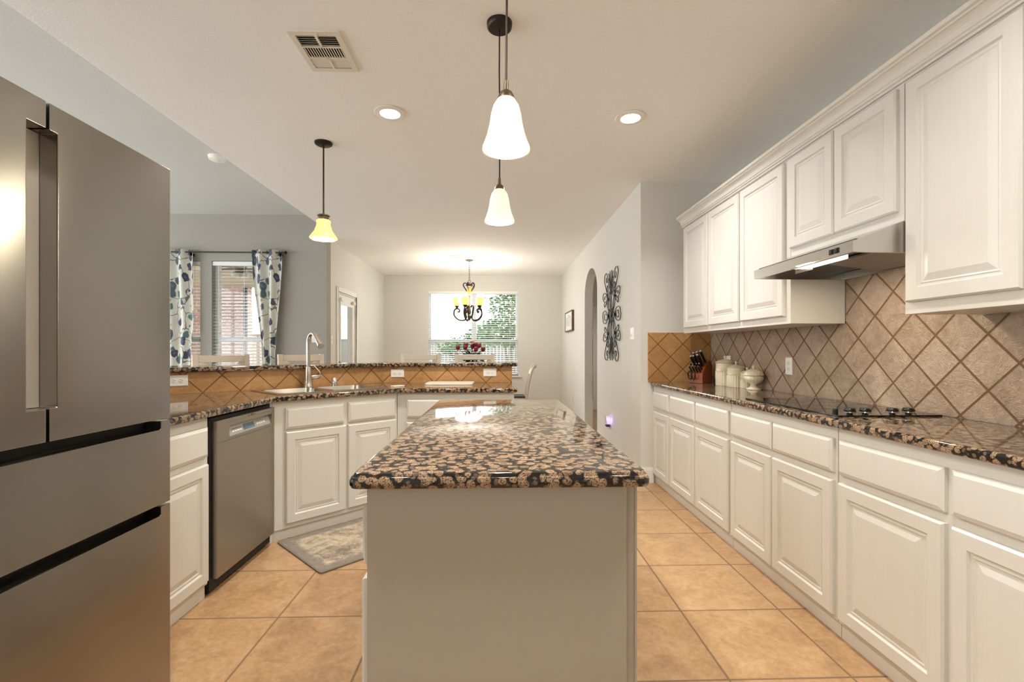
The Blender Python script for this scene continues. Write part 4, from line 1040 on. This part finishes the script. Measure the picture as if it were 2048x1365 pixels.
# ------------------------------------------------------------------ outside
struct(MB().box(-40, 40, 9.8, 60, -.4, -.25).build('ground_lawn', M['grass']))
struct(MB().box(-40, -2.45, 6.6, 9.8, -.4, -.06).build('ground_patio', M['concrete']))
def fence(label, x0, x1, y, z1, m, axis='x'):
    t = thing('wood_fence', label, 'fence', (0, 0, 0)); f = MB()
    k = x0
    while k < x1:
        (f.box(k, k+.135, y, y+.02, -.25, z1) if axis == 'x' else f.box(y, y+.02, k, k+.135, -.25, z1)); k += .14
    f.build('pickets', m, t)
    (MB().box(x0, x1, y-.02, y+.05, z1, z1+.05) if axis == 'x' else MB().box(y-.02, y+.05, x0, x1, z1, z1+.05)).build('cap_board', m, t)
    return t
fence('pale weathered wood fence beyond the lawn behind the dining window', -7.6, 14, 19, 1.62, M['fencew'])
fence('tan cedar fence seen through the patio door and living room window', -20, -7.7, 17, 1.75, M['fence'])

def tree(label, base, trunk_h, spread, crown, nleaf, lsize, seed, name='tree'):
    random.seed(seed); t = thing(name, label, 'tree', base)
    tr = MB(); tips = []
    for k in range(5):
        a = 2*PI*k/5+random.random(); d = Vector((math.cos(a)*.5, math.sin(a)*.5, 1))
        p0 = Vector((.05*math.cos(a), .05*math.sin(a), 0)); p1 = p0+Vector((d.x*spread*.25, d.y*spread*.25, trunk_h)); p2 = p1+Vector((d.x*spread, d.y*spread, trunk_h*.8))
        tr.tube([p0, (p0+p1)/2+Vector((.05, .03, 0)), p1, p2], [.05, .04, .03, .012], 7); tips += [p1, p2]
        for j in range(4):
            b = a+random.uniform(-1.2, 1.2); q0 = p1.lerp(p2, random.random()); q1 = q0+Vector((math.cos(b), math.sin(b), random.uniform(.2, .9)))*spread*.6
            tr.tube([q0, q1], [.016, .006], 5); tips.append(q1)
    tr.build('branches', M['bark'], t)
    lf_ = MB()
    for k in range(nleaf):
        c = random.choice(crown); v = Vector((random.gauss(0,1), random.gauss(0,1), random.gauss(0,1))).normalized()*random.random()**.45
        p = Vector((c[0]+v.x*c[3], c[1]+v.y*c[3], c[2]+v.z*c[4]))
        leaf(lf_, p, Vector((random.uniform(-1,1), random.uniform(-1,1), random.uniform(-.9,.5))), Vector((random.uniform(-1,1), random.uniform(-1,1), random.uniform(-1,1))), lsize*random.uniform(.7,1.3), lsize*.28)
    lf_.build('foliage', M['leaf'], t)
    return t
tree('bright green leafy tree behind the dining window, right of the chandelier', (.35, 13.2, -.25), 1.5, 1.0,
     [(.4,0,2.2,.9,.6), (.9,.2,2.9,.8,.7), (-.1,.1,3.0,.6,.6), (.1,-.2,1.9,.7,.4), (-.5,.1,2.0,.5,.4), (.5,0,3.6,.8,.6), (1.0,0,2.1,.6,.5), (.7,0,1.7,.8,.35), (.2,.3,2.5,.8,.6), (1.2,.3,3.2,.6,.8), (0,.2,3.5,.5,.5)], 4600, .14, 5)
tree('low pale green shrub behind the lower left of the dining window', (-1.05, 14.6, -.25), .8, .6, [(.1,0,1.7,.55,.3), (-.2,0,1.6,.45,.25), (.55,0,1.8,.4,.35), (.75,0,2.1,.25,.3), (-.45,0,1.55,.4,.2), (.3,.2,1.9,.4,.3)], 1200, .12, 9, 'shrub')

# covered patio outside the living room windows
struct(MB().box(-12, -2.46, 6.62, 9.9, 2.80, 2.95).build('ceiling_patio', M['patio']))
struct(MB().box(-12, -2.46, 9.6, 9.9, 2.50, 2.7995).build('trim_2', M['beam']))
struct(MB().box(-12, -5.06, 9.62, 9.88, -.06, 2.4995).build('wall_brick', M['brick']))
tag(MB().tube([(-5.02, 9.55, -.05), (-5.02, 9.55, 2.45)], .04, 10).build('downspout', M['darkgrey']), 'grey downspout at the edge of the brick patio wall', 'downspout')
tag(MB().box(-4.74, -4.60, 9.66, 9.80, -.06, 1.2).build('patio_post', M['trim'], bevel=.004), 'short white post beside the brick patio wall', 'post')
pfan = thing('patio_fan', 'dark ceiling fan with a glass lamp on the patio, seen through the living room blind', 'ceiling fan', (-4.05, 7.55, 2.43))
MB().lathe([(0, .0), (.07, 0), (.09, .04), (.09, .1), (.05, .13), (.015, .14), (.015, .34), (.06, .36), (.06, .3695), (0, .3695)], (0,0,0), 20).build('motor', M['bronze'], pfan, smooth=40)
for k in range(5):
    a = 2*PI*k/5+.3; c_, s_ = math.cos(a), math.sin(a)
    MB().bar((.09*c_, .09*s_, .06), (.62*c_, .62*s_, .07), .13, .008).build('blade', M['frame'], pfan)
for k in range(3):
    a = 2*PI*k/3; MB().lathe([(.0, -.09), (.045, -.08), (.055, -.04), (.03, -.005), (0, 0)], (.08*math.cos(a), .08*math.sin(a), 0), 14).build('lamp_shade', M['plate'], pfan, smooth=50)
